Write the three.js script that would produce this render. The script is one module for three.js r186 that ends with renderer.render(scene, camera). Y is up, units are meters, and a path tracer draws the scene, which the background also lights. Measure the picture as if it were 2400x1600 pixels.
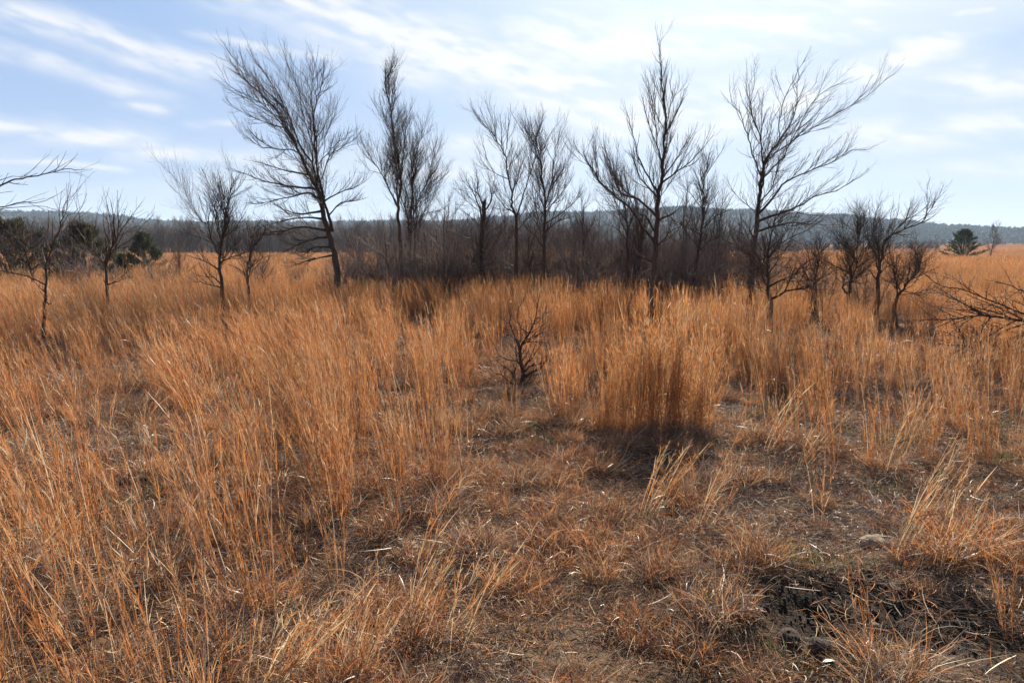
import * as THREE from 'three';
import { mergeGeometries } from 'three/addons/utils/BufferGeometryUtils.js';

// ---------------------------------------------------------------- camera, sky, sun, exposure
const scene = new THREE.Scene();
const EYE = 1.7;
const camera = new THREE.PerspectiveCamera(53, 2400 / 1600, 0.05, 9000);
camera.position.set(0, EYE, 0);
camera.rotation.set(-7.6 * Math.PI / 180, 0, 0);
const renderer = new THREE.WebGLRenderer({ antialias: true });
renderer.toneMapping = THREE.LinearToneMapping;
renderer.toneMappingExposure = 3.5;
renderer.shadowMap.enabled = true;
const SUN_AZ = 15 * Math.PI / 180, SUN_EL = 32 * Math.PI / 180;
const sunDir = new THREE.Vector3(Math.sin(SUN_AZ) * Math.cos(SUN_EL), Math.sin(SUN_EL), -Math.cos(SUN_AZ) * Math.cos(SUN_EL));
const sun = new THREE.DirectionalLight(new THREE.Color().setRGB(1.0, 0.92, 0.80), 5.0);
sun.position.copy(sunDir).multiplyScalar(60);
sun.castShadow = true;
sun.shadow.mapSize.set(4096, 4096);
Object.assign(sun.shadow.camera, { left: -40, right: 40, top: 40, bottom: -40, near: 1, far: 160 });
scene.add(sun, sun.target);
scene.fog = new THREE.FogExp2(new THREE.Color().setRGB(0.66, 0.83, 1.0), 0.00014);

// ---------------------------------------------------------------- seeded randomness and noise
function rng(seed) {
  let s = seed >>> 0;
  return () => { s = (s + 0x6d2b79f5) | 0; let t = Math.imul(s ^ (s >>> 15), 1 | s); t = (t + Math.imul(t ^ (t >>> 7), 61 | t)) ^ t; return ((t ^ (t >>> 14)) >>> 0) / 4294967296; };
}
const LAT = (() => { const r = rng(77), a = new Float32Array(65536); for (let i = 0; i < 65536; i++) a[i] = r(); return a; })();
function noise(x, y) {
  const ix = Math.floor(x), iy = Math.floor(y), fx = x - ix, fy = y - iy, u = fx * fx * (3 - 2 * fx), v = fy * fy * (3 - 2 * fy);
  const x0 = ix & 255, x1 = (ix + 1) & 255, y0 = (iy & 255) << 8, y1 = ((iy + 1) & 255) << 8;
  const a = LAT[y0 + x0], b = LAT[y0 + x1], c = LAT[y1 + x0], d = LAT[y1 + x1];
  return a + (b - a) * u + (c - a) * v + (a - b - c + d) * u * v;
}
function fbm(x, y, oct) { let s = 0, a = 0.5, n = 0; for (let i = 0; i < oct; i++) { s += a * noise(x, y); n += a; x = x * 2.03 + 17.1; y = y * 2.03 + 9.7; a *= 0.5; } return s / n; }
const clamp = (v, a, b) => Math.min(b, Math.max(a, v));
const sstep = (a, b, v) => { const t = clamp((v - a) / (b - a), 0, 1); return t * t * (3 - 2 * t); };
const lerp = (a, b, t) => a + (b - a) * t;
const V3 = (x, y, z) => new THREE.Vector3(x, y, z);

// ---------------------------------------------------------------- sky: pale winter blue with cirrus
{
  const W = 4096, HH = 2048, data = new Float32Array(W * HH * 4), D = 180 / Math.PI, GAIN = 1 / 3.5;
  // wisps: [width in degrees, opacity, azimuth, elevation, azimuth, elevation, ...]
  const wisps = [
    [1.0, 0.75, -42, 16.6, -35.3, 15.2, -30.6, 14.4, -27, 13.2, -23.5, 12.7], [0.8, 0.55, -38, 13, -34.8, 12.6, -31.2, 11.9, -27.3, 10.6],
    [0.55, 0.75, -38, 8.0, -35.9, 8.1, -33.5, 8.2], [0.6, 0.85, -34, 7.6, -30, 7.9, -27.5, 7.8], [0.55, 0.7, -29, 6.8, -25.6, 7.0, -20, 6.9, -15, 6.4],
    [0.22, 0.6, -38, 5.9, -32.5, 5.9, -29, 5.7], [0.45, 0.5, -23.5, 15.2, -18, 14.6, -14, 14.3], [2.2, 0.7, -24, 21, -17.9, 18.6, -12.8, 16.9, -7.5, 15.4],
    [1.7, 0.85, -10, 16.6, -7.5, 15.6, -2, 14.4, 4.3, 12.3, 8.9, 10.6], [0.6, 0.6, -16, 16.1, -13.2, 14.3], [2.4, 0.7, -3, 15.4, 11, 16, 23.6, 17],
    [1.3, 0.75, 14, 8.4, 22.4, 10.9, 26.7, 12.6, 31, 13.6], [1.0, 0.65, 24, 7.9, 30.2, 8.4, 37, 7.9], [1.2, 0.75, 29, 11.5, 38, 10.4],
    [0.35, 0.6, 31.2, 15.6, 33.4, 15.5], [2.2, 0.55, 5, 10.2, 17.8, 11], [0.4, 0.6, -29, 10.0, -27, 9.8], [0.3, 0.5, -24.6, 9.1, -22, 9.2],
    [0.8, 0.5, -6, 8.3, -2, 9.0], [0.8, 0.5, 30, 5.8, 38, 5.2], [0.9, 0.5, -12, 6.2, 3, 6.6],
  ];
  const cover = (az, el) => {
    const wa = (fbm(az * 0.11 + 40, el * 0.22 + 3, 3) - 0.5) * 5, we = (fbm(az * 0.13 + 7, el * 0.3 + 60, 4) - 0.5) * 2.6;
    let m = 0;
    for (const s of wisps) {
      let best = 9, along = 0, end = 1;
      for (let i = 2; i + 3 < s.length; i += 2) {
        const ax = s[i], ay = s[i + 1], bx = s[i + 2] - ax, by = s[i + 3] - ay, px = az + wa * 0.25 - ax, py = el + we * (0.35 + 0.3 * s[0]) - ay;
        const t = clamp((px * bx + py * by) / (bx * bx + by * by), 0, 1), d = Math.hypot((px - bx * t) * 0.45, py - by * t);
        if (d < best) { best = d; along = i + t; end = sstep(0, 0.5, Math.min(i - 2 + t, s.length - 4 - (i + t) + 2)); }
      }
      if (best > 5 * s[0]) continue;
      const g = Math.exp(-((best / s[0]) ** 2));
      const fib = fbm(az * 0.28 + s[0] * 31 - el * 0.5, el * 1.5 + az * 0.42 + s[3], 4);
      m = Math.max(m, s[1] * g * (0.4 + 0.9 * sstep(0.28, 0.74, fib)) * (0.5 + 0.5 * end));
    }
    return m;
  };
  for (let row = 0; row < HH; row++) {
    const el = ((row + 0.5) / HH - 0.5) * 180, se = Math.sin(el / D), ce = Math.cos(el / D);
    for (let col = 0; col < W; col++) {
      const o = (row * W + col) * 4, ph = ((col + 0.5) / W - 0.5) * 2 * Math.PI;
      data[o + 3] = 1;
      if (el < -1) { data[o] = 0.30 * GAIN; data[o + 1] = 0.26 * GAIN; data[o + 2] = 0.22 * GAIN; continue; }
      const x = Math.cos(ph) * ce, z = Math.sin(ph) * ce, az = Math.atan2(x, -z) * D;
      const ang = Math.acos(clamp(x * sunDir.x + se * sunDir.y + z * sunDir.z, -1, 1)) * D, e = Math.max(el, 0);
      const kh = Math.exp(-e / 8.5), kz = sstep(16, 80, e);
      let r = lerp(lerp(0.15, 0.73, kh), 0.09, kz), g = lerp(lerp(0.35, 0.84, kh), 0.21, kz), b = lerp(lerp(0.75, 0.97, kh), 0.52, kz);
      const glow = 0.9 * Math.exp(-ang / 13) + 0.46 * Math.exp(-ang / 30);
      r += glow * 1.0; g += glow * 0.93; b += glow * 0.62;
      const k = 1 / (se + 0.10), pu = x * k, pv = z * k;
      const q = fbm(pu * 0.16 + 3, pv * 0.16 + 8, 3), n = fbm(pu * 0.24 + pv * 0.10 + q * 1.6, pv * 0.85 - pu * 0.38 + q * 1.8 + 5, 4);
      let m = sstep(0.46, 0.80, n) * sstep(0.5, 5, e) * (0.25 + 0.35 * q);
      if (az > -48 && az < 48 && e < 26) m = Math.max(m, cover(az, e));
      m += 0.25 * Math.exp(-ang / 20) * n;
      m = clamp(m, 0, 0.92);
      const cw = 0.94 + glow * 0.35;
      data[o] = lerp(r, cw * 0.965, m) * GAIN; data[o + 1] = lerp(g, cw * 0.98, m) * GAIN; data[o + 2] = lerp(b, cw * 1.01, m) * GAIN;
    }
  }
  const sky = new THREE.DataTexture(data, W, HH, THREE.RGBAFormat, THREE.FloatType);
  sky.mapping = THREE.EquirectangularReflectionMapping;
  sky.magFilter = sky.minFilter = THREE.LinearFilter;
  sky.needsUpdate = true;
  scene.background = sky;
  scene.environment = sky;
}

// ---------------------------------------------------------------- helpers
const used = new Map(), glossy = () => [M.grass, M.gloss];
function numbered(name) { const n = used.get(name) ?? 0; used.set(name, n + 1); return n ? name + '_' + String(n).padStart(3, '0') : name; }
function tag(o, label, category, group, kind) { o.userData.label = label; o.userData.category = category; if (group) o.userData.group = group; if (kind) o.userData.kind = kind; return o; }
function shade(o) { o.castShadow = o.receiveShadow = true; return o; }
function addTop(o, name) { o.name = numbered(name); scene.add(o); return o; }
class MB {                                                        // collects ribbons and tubes with vertex colours
  constructor() { this.p = []; this.c = []; this.i = []; this.i2 = []; this.u = []; }
  vert(x, y, z, c, u = 0, v = 0) { this.p.push(x, y, z); this.c.push(c[0], c[1], c[2]); this.u.push(u, v); return this.p.length / 3 - 1; }
  ribbon(pts, widths, side, c, gloss) {                           // pts: Vector3 list, side: Vector3; glossy leaves take the second material
    let prev = -1; const I = gloss ? this.i2 : this.i;
    for (let k = 0; k < pts.length; k++) {
      const q = pts[k], w = widths[k] / 2;
      const a = this.vert(q.x - side.x * w, q.y - side.y * w, q.z - side.z * w, c), b = this.vert(q.x + side.x * w, q.y + side.y * w, q.z + side.z * w, c);
      if (prev >= 0) I.push(prev, prev + 1, b, prev, b, a);
      prev = a;
    }
  }
  tube(pts, radii, sides, c) {
    let T = V3(), N = V3(), B = V3(), base = -1, along = 0;
    for (let k = 0; k < pts.length; k++) {
      T.subVectors(pts[Math.min(k + 1, pts.length - 1)], pts[Math.max(k - 1, 0)]).normalize();
      if (k === 0) { N.set(Math.abs(T.y) > 0.9 ? 1 : 0, Math.abs(T.y) > 0.9 ? 0 : 1, 0.13); }
      N.addScaledVector(T, -N.dot(T)).normalize(); B.crossVectors(T, N);
      if (k) along += pts[k].distanceTo(pts[k - 1]);
      const start = this.p.length / 3, m = sides + (sides > 4 ? 1 : 0);
      for (let s = 0; s < m; s++) {
        const a = s / sides * Math.PI * 2, ca = Math.cos(a) * radii[k], sa = Math.sin(a) * radii[k];
        this.vert(pts[k].x + N.x * ca + B.x * sa, pts[k].y + N.y * ca + B.y * sa, pts[k].z + N.z * ca + B.z * sa, c, s / sides, along);
      }
      if (base >= 0) for (let s = 0; s < sides; s++) {
        const s1 = sides > 4 ? s + 1 : (s + 1) % sides;
        this.i.push(base + s, base + s1, start + s1, base + s, start + s1, start + s);
      }
      base = start;
    }
  }
  geometry() {
    const g = new THREE.BufferGeometry();
    g.setAttribute('position', new THREE.Float32BufferAttribute(this.p, 3));
    g.setAttribute('color', new THREE.Float32BufferAttribute(this.c, 3));
    g.setAttribute('uv', new THREE.Float32BufferAttribute(this.u, 2));
    g.setIndex(this.i2.length ? this.i.concat(this.i2) : this.i);
    if (this.i2.length) { g.addGroup(0, this.i.length, 0); g.addGroup(this.i.length, this.i2.length, 1); }
    g.computeVertexNormals();
    return g;
  }
  mesh(name, mat, parent) { const m = shade(new THREE.Mesh(this.geometry(), mat)); m.name = name; if (parent) parent.add(m); return m; }
}
const M = {
  grass: new THREE.MeshPhysicalMaterial({ vertexColors: true, roughness: 1, transmission: 0.38, thickness: 0, side: THREE.DoubleSide, specularIntensity: 0.35 }),
  straw: new THREE.MeshStandardMaterial({ vertexColors: true, roughness: 0.6, side: THREE.DoubleSide }),
  thatch: new THREE.MeshPhysicalMaterial({ vertexColors: true, roughness: 0.95, specularIntensity: 0.25, side: THREE.DoubleSide }),
  gloss: new THREE.MeshStandardMaterial({ vertexColors: true, roughness: 0.5, side: THREE.DoubleSide }),
  twig: new THREE.MeshPhysicalMaterial({ vertexColors: true, roughness: 0.8, specularIntensity: 0.4 }),
  needle: new THREE.MeshPhysicalMaterial({ vertexColors: true, roughness: 1, transmission: 0.2, thickness: 0, side: THREE.DoubleSide }),
};
function canvasNoise(size, f, srgb) {
  const d = new Uint8Array(size * size * 4);
  for (let y = 0; y < size; y++) for (let x = 0; x < size; x++) { const c = f(x / size, y / size), o = (y * size + x) * 4; d[o] = c[0] * 255; d[o + 1] = c[1] * 255; d[o + 2] = c[2] * 255; d[o + 3] = 255; }
  const t = new THREE.DataTexture(d, size, size, THREE.RGBAFormat);
  t.wrapS = t.wrapT = THREE.RepeatWrapping; t.magFilter = THREE.LinearFilter; t.minFilter = THREE.LinearMipmapLinearFilter; t.generateMipmaps = true;
  if (srgb) t.colorSpace = THREE.SRGBColorSpace;
  t.needsUpdate = true; return t;
}
const barkBump = canvasNoise(512, (u, v) => { const w = fbm(u * 24, v * 256 / 4, 2); const n = 1 - Math.abs(fbm(u * 20 + 0.3 * w, v * 9 + 3, 4) * 2 - 1); return [n, n, n]; });
const barkTone = canvasNoise(512, (u, v) => { const n = 0.35 + 0.65 * fbm(u * 14 + 9, v * 12, 5), l = sstep(0.62, 0.72, fbm(u * 30 + 2, v * 30 + 50, 4)) * 0.35; return [clamp(n + l, 0, 1), clamp(n * 0.98 + l, 0, 1), clamp(n * 0.95 + l, 0, 1)]; });
M.bark = new THREE.MeshPhysicalMaterial({ vertexColors: true, roughness: 0.9, specularIntensity: 0.3, map: barkTone, bumpMap: barkBump, bumpScale: 0.02 });

// ---------------------------------------------------------------- ground
const HOLE = [1.68, 3.06];
function groundY(x, z) {
  const d = Math.hypot(x, z), far = sstep(10, 60, d);
  let h = (fbm(x * 0.9 + 50, z * 0.9 + 50, 3) - 0.5) * 0.19 + (fbm(x * 0.16 + 9, z * 0.16 + 3, 2) - 0.5) * lerp(0.12, 0.5, far);
  h += (fbm(x * 0.012 + 30, z * 0.012 + 11, 2) - 0.5) * 3 * sstep(60, 260, d);
  h += 9 * sstep(350, 1300, d);
  return h;
}
function fineY(x, z) {                                            // relief of the bare soil near by: trodden lumps and the scraped hole
  const hx = x - HOLE[0], hz = -z - HOLE[1], hr = Math.hypot(hx / 0.62, hz / 0.36);
  let h = groundY(x, z) + (fbm(x * 7, z * 7, 3) - 0.5) * 0.045 + (fbm(x * 24 + 8, z * 24, 2) - 0.5) * 0.016;
  const dug = 1 - sstep(0.3, 1.15, hr + (fbm(x * 5 + 4, z * 5, 3) - 0.5) * 0.9);
  h -= 0.045 * dug;
  h -= 0.035 * (1 - sstep(0.2, 1.0, Math.hypot((hx + 0.2) / 0.15, (hz - 0.03) / 0.11) + (fbm(x * 9, z * 9 + 5, 3) - 0.5) * 0.9));
  h += dug * ((fbm(x * 13 + 7, z * 13, 3) - 0.5) * 0.065 + (fbm(x * 38 + 3, z * 38, 2) - 0.5) * 0.02);
  return h;
}
const soilDark = (x, z) => { const hx = x - HOLE[0], hz = -z - HOLE[1]; return 1 - sstep(0.75, 1.05, Math.hypot(hx / 0.64, hz / 0.38) + (fbm(x * 4 + 1, z * 4 + 2, 4) - 0.5) * 0.9); };
const PATCH = { x0: -5, x1: 5.5, z0: 1.4, z1: 8.2 };
const inPatch = (x, z) => Math.min(x - PATCH.x0, PATCH.x1 - x, -z - PATCH.z0, PATCH.z1 + z);
const soilTone = canvasNoise(1024, (u, v) => { const a = 0.45 + 0.55 * fbm(u * 64, v * 64, 4), b = fbm(u * 11 + 5, v * 11, 4), k = a * (0.55 + 0.6 * b); return [k, k * 0.96, k * 0.9]; });
const soilBump = canvasNoise(1024, (u, v) => { const n = fbm(u * 96 + 3, v * 96, 5); return [n, n, n]; });
{
  const nx = 300, nz = 300, b = 8.6, a = 5200 / Math.sinh(b), pos = [], uv = [], idx = [];
  for (let j = 0; j <= nz; j++) for (let i = 0; i <= nx; i++) {
    const x = a * Math.sinh(b * (i / nx * 2 - 1)), z = a * Math.sinh(b * (j / nz * 2 - 1)) - 4;
    pos.push(x, groundY(x, z) - 0.3 * sstep(0.35, 0.9, inPatch(x, z)), z); uv.push(x / 1.6, z / 1.6);
  }
  for (let j = 0; j < nz; j++) for (let i = 0; i < nx; i++) { const q = j * (nx + 1) + i; idx.push(q, q + nx + 1, q + 1, q + 1, q + nx + 1, q + nx + 2); }
  const g = new THREE.BufferGeometry();
  g.setAttribute('position', new THREE.Float32BufferAttribute(pos, 3)); g.setAttribute('uv', new THREE.Float32BufferAttribute(uv, 2)); g.setIndex(idx); g.computeVertexNormals();
  const m = shade(new THREE.Mesh(g, new THREE.MeshPhysicalMaterial({ color: new THREE.Color().setRGB(0.13, 0.078, 0.044), map: soilTone, roughness: 1, specularIntensity: 0.2 })));
  tag(addTop(m, 'ground'), 'brown prairie ground under the dry orange grass', 'ground', null, 'structure');
}
{
  const st = 0.03, nx = Math.round((PATCH.x1 - PATCH.x0) / st), nz = Math.round((PATCH.z1 - PATCH.z0) / st), pos = [], uv = [], col = [], idx = [];
  for (let j = 0; j <= nz; j++) for (let i = 0; i <= nx; i++) {
    const x = PATCH.x0 + i * st, z = -(PATCH.z0 + j * st), e = inPatch(x, z);
    pos.push(x, lerp(groundY(x, z) - 0.05, fineY(x, z), sstep(0.0, 0.7, e)), z); uv.push(x / 0.9, z / 0.9);
    const k = soilDark(x, z), t = 0.75 + 0.5 * fbm(x * 3, z * 3 + 7, 3);
    col.push(lerp(0.10 * t, 0.028 * t, k), lerp(0.064 * t, 0.0185 * t, k), lerp(0.038 * t, 0.012 * t, k));
  }
  for (let j = 0; j < nz; j++) for (let i = 0; i < nx; i++) { const q = j * (nx + 1) + i; idx.push(q, q + 1, q + nx + 1, q + 1, q + nx + 2, q + nx + 1); }
  const g = new THREE.BufferGeometry();
  g.setAttribute('position', new THREE.Float32BufferAttribute(pos, 3)); g.setAttribute('uv', new THREE.Float32BufferAttribute(uv, 2)); g.setAttribute('color', new THREE.Float32BufferAttribute(col, 3)); g.setIndex(idx); g.computeVertexNormals();
  const m = shade(new THREE.Mesh(g, new THREE.MeshPhysicalMaterial({ vertexColors: true, map: soilTone, bumpMap: soilBump, bumpScale: 0.008, roughness: 1, specularIntensity: 0.2 })));
  tag(addTop(m, 'soil'), 'trodden brown soil with a dug black hole between the grass tufts', 'soil', null, 'structure');
}
const surfaceY = (x, z) => (inPatch(x, z) > 0.7 ? fineY(x, z) : groundY(x, z));

// ---------------------------------------------------------------- hills and the woods on them
const RIDGE = [[-60, 2.2], [-36.4, 2.41], [-30.1, 2.37], [-27.4, 2.03], [-25.4, 1.87], [-21.1, 2.0], [-16.6, 2.05], [-6.3, 2.2], [4.4, 2.9], [13.5, 3.2], [18.2, 2.94], [24.4, 2.5], [28.7, 2.0], [32.7, 1.56], [36.5, 1.27], [60, 1.1]];
function ridge(az) { for (let i = 1; i < RIDGE.length; i++) if (az < RIDGE[i][0]) { const t = (az - RIDGE[i - 1][0]) / (RIDGE[i][0] - RIDGE[i - 1][0]); return lerp(RIDGE[i - 1][1], RIDGE[i][1], t * t * (3 - 2 * t)); } return 1; }
function hillY(az, d) {                                           // az in degrees about the field's middle, d in metres
  const top = 1900 * Math.tan((ridge(az) - 0.13) * Math.PI / 180), rise = sstep(1050, 1900, d) - 0.6 * sstep(1950, 2900, d);
  return -4 + (top + 4 + EYE) * rise + (fbm(az * 0.5, d * 0.006, 3) - 0.5) * 14 * sstep(1100, 1500, d) * (1 - 0.6 * sstep(1600, 1900, d));
}
{
  const na = 260, nd = 60, pos = [], idx = [];
  for (let j = 0; j <= nd; j++) for (let i = 0; i <= na; i++) { const az = -60 + 120 * i / na, d = 1000 + 1900 * j / nd, q = az * Math.PI / 180; pos.push(d * Math.sin(q), hillY(az, d), -d * Math.cos(q)); }
  for (let j = 0; j < nd; j++) for (let i = 0; i < na; i++) { const q = j * (na + 1) + i; idx.push(q, q + 1, q + na + 1, q + 1, q + na + 2, q + na + 1); }
  const g = new THREE.BufferGeometry();
  g.setAttribute('position', new THREE.Float32BufferAttribute(pos, 3)); g.setIndex(idx); g.computeVertexNormals();
  const m = shade(new THREE.Mesh(g, new THREE.MeshStandardMaterial({ color: new THREE.Color().setRGB(0.042, 0.04, 0.034), roughness: 1 })));
  tag(addTop(m, 'hills'), 'long low wooded hills beyond the prairie', 'hills', null, 'structure');
}
const mat4 = new THREE.Matrix4(), quat = new THREE.Quaternion(), eul = new THREE.Euler(), sv = V3(), pv3 = V3();
function instanced(name, geometry, material, list, parent) {      // list: [x, y, z, turnY, sx, sy, sz, tiltX, tiltZ, [r, g, b]]
  if (!list.length) return null;
  const m = shade(new THREE.InstancedMesh(geometry, material, list.length)), c = new THREE.Color();
  list.forEach((e, k) => {
    eul.set(e[7] || 0, e[3], e[8] || 0, 'ZXY'); quat.setFromEuler(eul);
    mat4.compose(pv3.set(e[0], e[1], e[2]), quat, sv.set(e[4], e[5], e[6])); m.setMatrixAt(k, mat4);
    if (e[9]) m.setColorAt(k, c.setRGB(e[9][0], e[9][1], e[9][2]));
  });
  m.name = name; parent.add(m); return m;
}
function stuffGroup(name, label, category) { const g = new THREE.Group(); addTop(g, name); return tag(g, label, category, null, 'stuff'); }
{
  const R = rng(5), geos = [0, 1, 2].map((v) => {
    const b = new MB();
    for (let k = 0; k < 46; k++) {
      const th = R() * 6.283, h = R(), rr = Math.sqrt(R()) * (v === 2 ? 0.42 * Math.sin(Math.PI * (0.15 + 0.8 * h)) : 0.5 * Math.sin(Math.PI * (0.1 + 0.85 * h)));
      const p = V3(Math.cos(th) * rr, h, Math.sin(th) * rr), s = V3(R() - 0.5, R() - 0.5, R() - 0.5).normalize(), d = V3(R() - 0.5, R() * 0.8, R() - 0.5).normalize().multiplyScalar(0.16);
      b.ribbon([p.clone().sub(d), p, p.clone().add(d)], [0.02, 0.17, 0.03], s, [1, 1, 1]);
    }
    return b.geometry();
  });
  const lists = [[], [], []];
  for (let k = 0; k < 30000; k++) {
    const az = -52 + 104 * R(), d = Math.sqrt(lerp(1080 * 1080, 2150 * 2150, R())), q = az * Math.PI / 180;
    if (d < 1250 && R() < 0.4) continue;
    const pine = fbm(az * 0.6 + 20, d * 0.004, 3) + (R() - 0.5) * 0.5 + 0.1 * sstep(1200, 1800, d) > 0.5, h = (pine ? 11 : 9) * (0.65 + 0.6 * R()), t = 0.8 + 0.4 * R();
    lists[k % 3].push([d * Math.sin(q), hillY(az, d) - 0.8, -d * Math.cos(q), R() * 6.28, h * 0.9, h, h * 0.9, 0, 0, pine ? [0.03 * t, 0.045 * t, 0.03 * t] : [0.05 * t, 0.046 * t, 0.042 * t]]);
  }
  const g = stuffGroup('hill_forest', 'hazy blue grey forest covering the distant hills', 'forest');
  const mat = new THREE.MeshStandardMaterial({ roughness: 1, side: THREE.DoubleSide });
  lists.forEach((l, v) => instanced('tree_crowns', geos[v], mat, l, g));
}

// ---------------------------------------------------------------- bare woody growth
const UP = V3(0, 1, 0);
function randPerp(T, R) { const v = V3(R() - 0.5, R() - 0.5, R() - 0.5); v.addScaledVector(T, -v.dot(T)); return v.normalize(); }
function whip(start, dir, len, segs, R, o) {                      // a shoot that wanders and turns upwards
  const pts = [start.clone()], d = dir.clone(), st = len / segs;
  for (let k = 0; k < segs; k++) {
    d.x += (R() - 0.5) * o.wander + (o.wind?.[0] ?? 0) / segs; d.y += (R() - 0.5) * o.wander + o.up / segs; d.z += (R() - 0.5) * o.wander;
    d.normalize(); pts.push(pts[k].clone().addScaledVector(d, st));
  }
  return pts;
}
function sampleAt(pts, t) { const f = t * (pts.length - 1), k = Math.min(Math.floor(f), pts.length - 2); return [pts[k].clone().lerp(pts[k + 1], f - k), pts[k + 1].clone().sub(pts[k]).normalize()]; }
const taper = (n, a, b) => Array.from({ length: n }, (_, k) => lerp(a, b, Math.pow(k / (n - 1), 0.9)));
const lengthOf = (pts) => { let l = 0; for (let k = 1; k < pts.length; k++) l += pts[k].distanceTo(pts[k - 1]); return l; };
function twigs(b, pts, rad, R, o, level) {
  const len = lengthOf(pts), sp = [0.12, 0.062, 0.07][level] / o.dense, n = Math.floor(len / sp);
  for (let k = 0; k < n; k++) {
    const t0 = level ? 0.12 : o.from ?? 0.14, t = t0 + (1 - t0) * (k + R()) / n;
    const [p, T] = sampleAt(pts, t), pr = lerp(rad[0], rad[1], t);
    let L = [lerp(1.15, 0.5, t) * Math.min(0.35 + len * 0.34, 1.25), len * lerp(0.6, 0.3, t), len * 0.5][level] * (0.3 + 0.95 * R()) * o.size;
    if (L < 0.03) continue;
    const a = (o.angle + (R() - 0.5) * 0.5) * (level ? 1.1 : 1), d = T.clone().multiplyScalar(Math.cos(a)).addScaledVector(randPerp(T, R), Math.sin(a)).normalize();
    const segs = level === 0 ? 4 : level === 1 ? 3 : 2, q = whip(p, d, L, segs, R, o), r0 = Math.min(pr * 0.6, [0.0095, 0.006, 0.0043][level] * (0.7 + 0.6 * R()) * (o.thick ?? 1)), r1 = r0 * (level === 0 ? 0.35 : 0.55);
    const tone = 0.75 + 0.5 * R();
    b.tube(q, taper(segs + 1, r0, r1), 3, [o.col[0] * tone, o.col[1] * tone, o.col[2] * tone]);
    if (level < o.levels - 1) twigs(b, q, [r0, r1], R, o, level + 1);
  }
}
function bareTree(spec, seed, o) {                                // spec: x, z, base radius, limbs as side-view outlines in metres
  const R = rng(seed), [X, Z, baseR, limbs] = spec, root = new THREE.Group();
  root.position.set(X, surfaceY(X, Z), Z);
  const made = [], crown = new MB(), bark = o.bark ?? [0.115, 0.078, 0.056];
  o = { up: 0.5, wander: 0.3, angle: 0.55, size: 1, trim: 0.45, dense: 1, levels: 3, col: [0.06, 0.038, 0.028], ...o };
  limbs.forEach((f, li) => {
    let z0 = 0, pr = baseR, zs = 0;
    if (li) {
      let best = 1e9;
      for (const m of made) m.pts.forEach((p, k) => { const d = Math.hypot(p.x - f[0], p.y + root.position.y - f[1]); if (d < best) { best = d; z0 = p.z; pr = m.rad[k]; } });
      zs = (li % 2 ? 1 : -1) * (0.25 + 0.75 * R()) * (o.depth ?? 1);
    }
    const ctl = [], base = root.position.y; let run = 0;
    for (let k = 0; k < f.length; k += 2) { if (k) run += Math.hypot(f[k] - f[k - 2], f[k + 1] - f[k - 1]); ctl.push(V3(f[k], f[k + 1] - (li || k ? base : 0), z0 + zs * 1.5 * (1 - Math.exp(-run / 1.5)) + (li ? 0 : (R() - 0.5) * 0.05))); }
    const n = Math.max(4, Math.round(run / 0.13)), pts = new THREE.CatmullRomCurve3(ctl, false, 'centripetal').getPoints(n);
    if (o.trim && !(o.stub && !li) && run > 0.8) pts.length = Math.max(5, Math.round(pts.length * (1 - Math.min(0.2, o.trim / run))));
    const crook = o.crook ?? 0.022;
    for (let k = 1; k < pts.length - 1; k++) { pts[k].x += (R() - 0.5) * crook * 2; pts[k].y += (R() - 0.5) * crook; pts[k].z += (R() - 0.5) * crook * 2; }
    const r0 = li ? Math.max(0.006, Math.min(pr * 0.72, 0.012 + run * 0.016)) : baseR, r1 = o.stub && !li ? baseR * 0.7 : Math.min(0.0045, r0 * 0.4);
    const rad = pts.map((p, k) => { const t = k / (pts.length - 1); return (li ? lerp(r0, r1, Math.pow(t, 0.58)) : lerp(r0, r1, Math.pow(t, 0.52)) * (1 + 0.5 * Math.exp(-Math.max(p.y, 0) / 0.12))) * (1 + (R() - 0.5) * 0.12); });
    made.push({ pts, rad });
    const b = new MB(); b.tube(pts, rad, li ? (r0 > 0.03 ? 8 : 6) : 10, bark);
    if (o.stub && !li) { const e = pts[pts.length - 1]; b.tube([e, e.clone().add(V3(0.01, 0.05, 0)), e.clone().add(V3(0.035, 0.12, 0.01))], [rad[rad.length - 1], baseR * 0.4, 0.002], 8, bark); }
    b.mesh(li ? 'limb' : 'trunk', M.bark, root);
    twigs(crown, pts, [r0, r1], R, { ...o, from: li ? 0.14 : o.trunkFrom ?? 0.3 }, 0);
    if (!(o.stub && !li)) { const T = pts[pts.length - 1].clone().sub(pts[pts.length - 3]).normalize(), q = whip(pts[pts.length - 1], T, 0.1 + 0.22 * R(), 3, R, o); crown.tube(q, taper(4, r1, 0.0022), 3, o.col); }
  });
  crown.mesh('crown', M.twig, root);
  return root;
}
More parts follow.
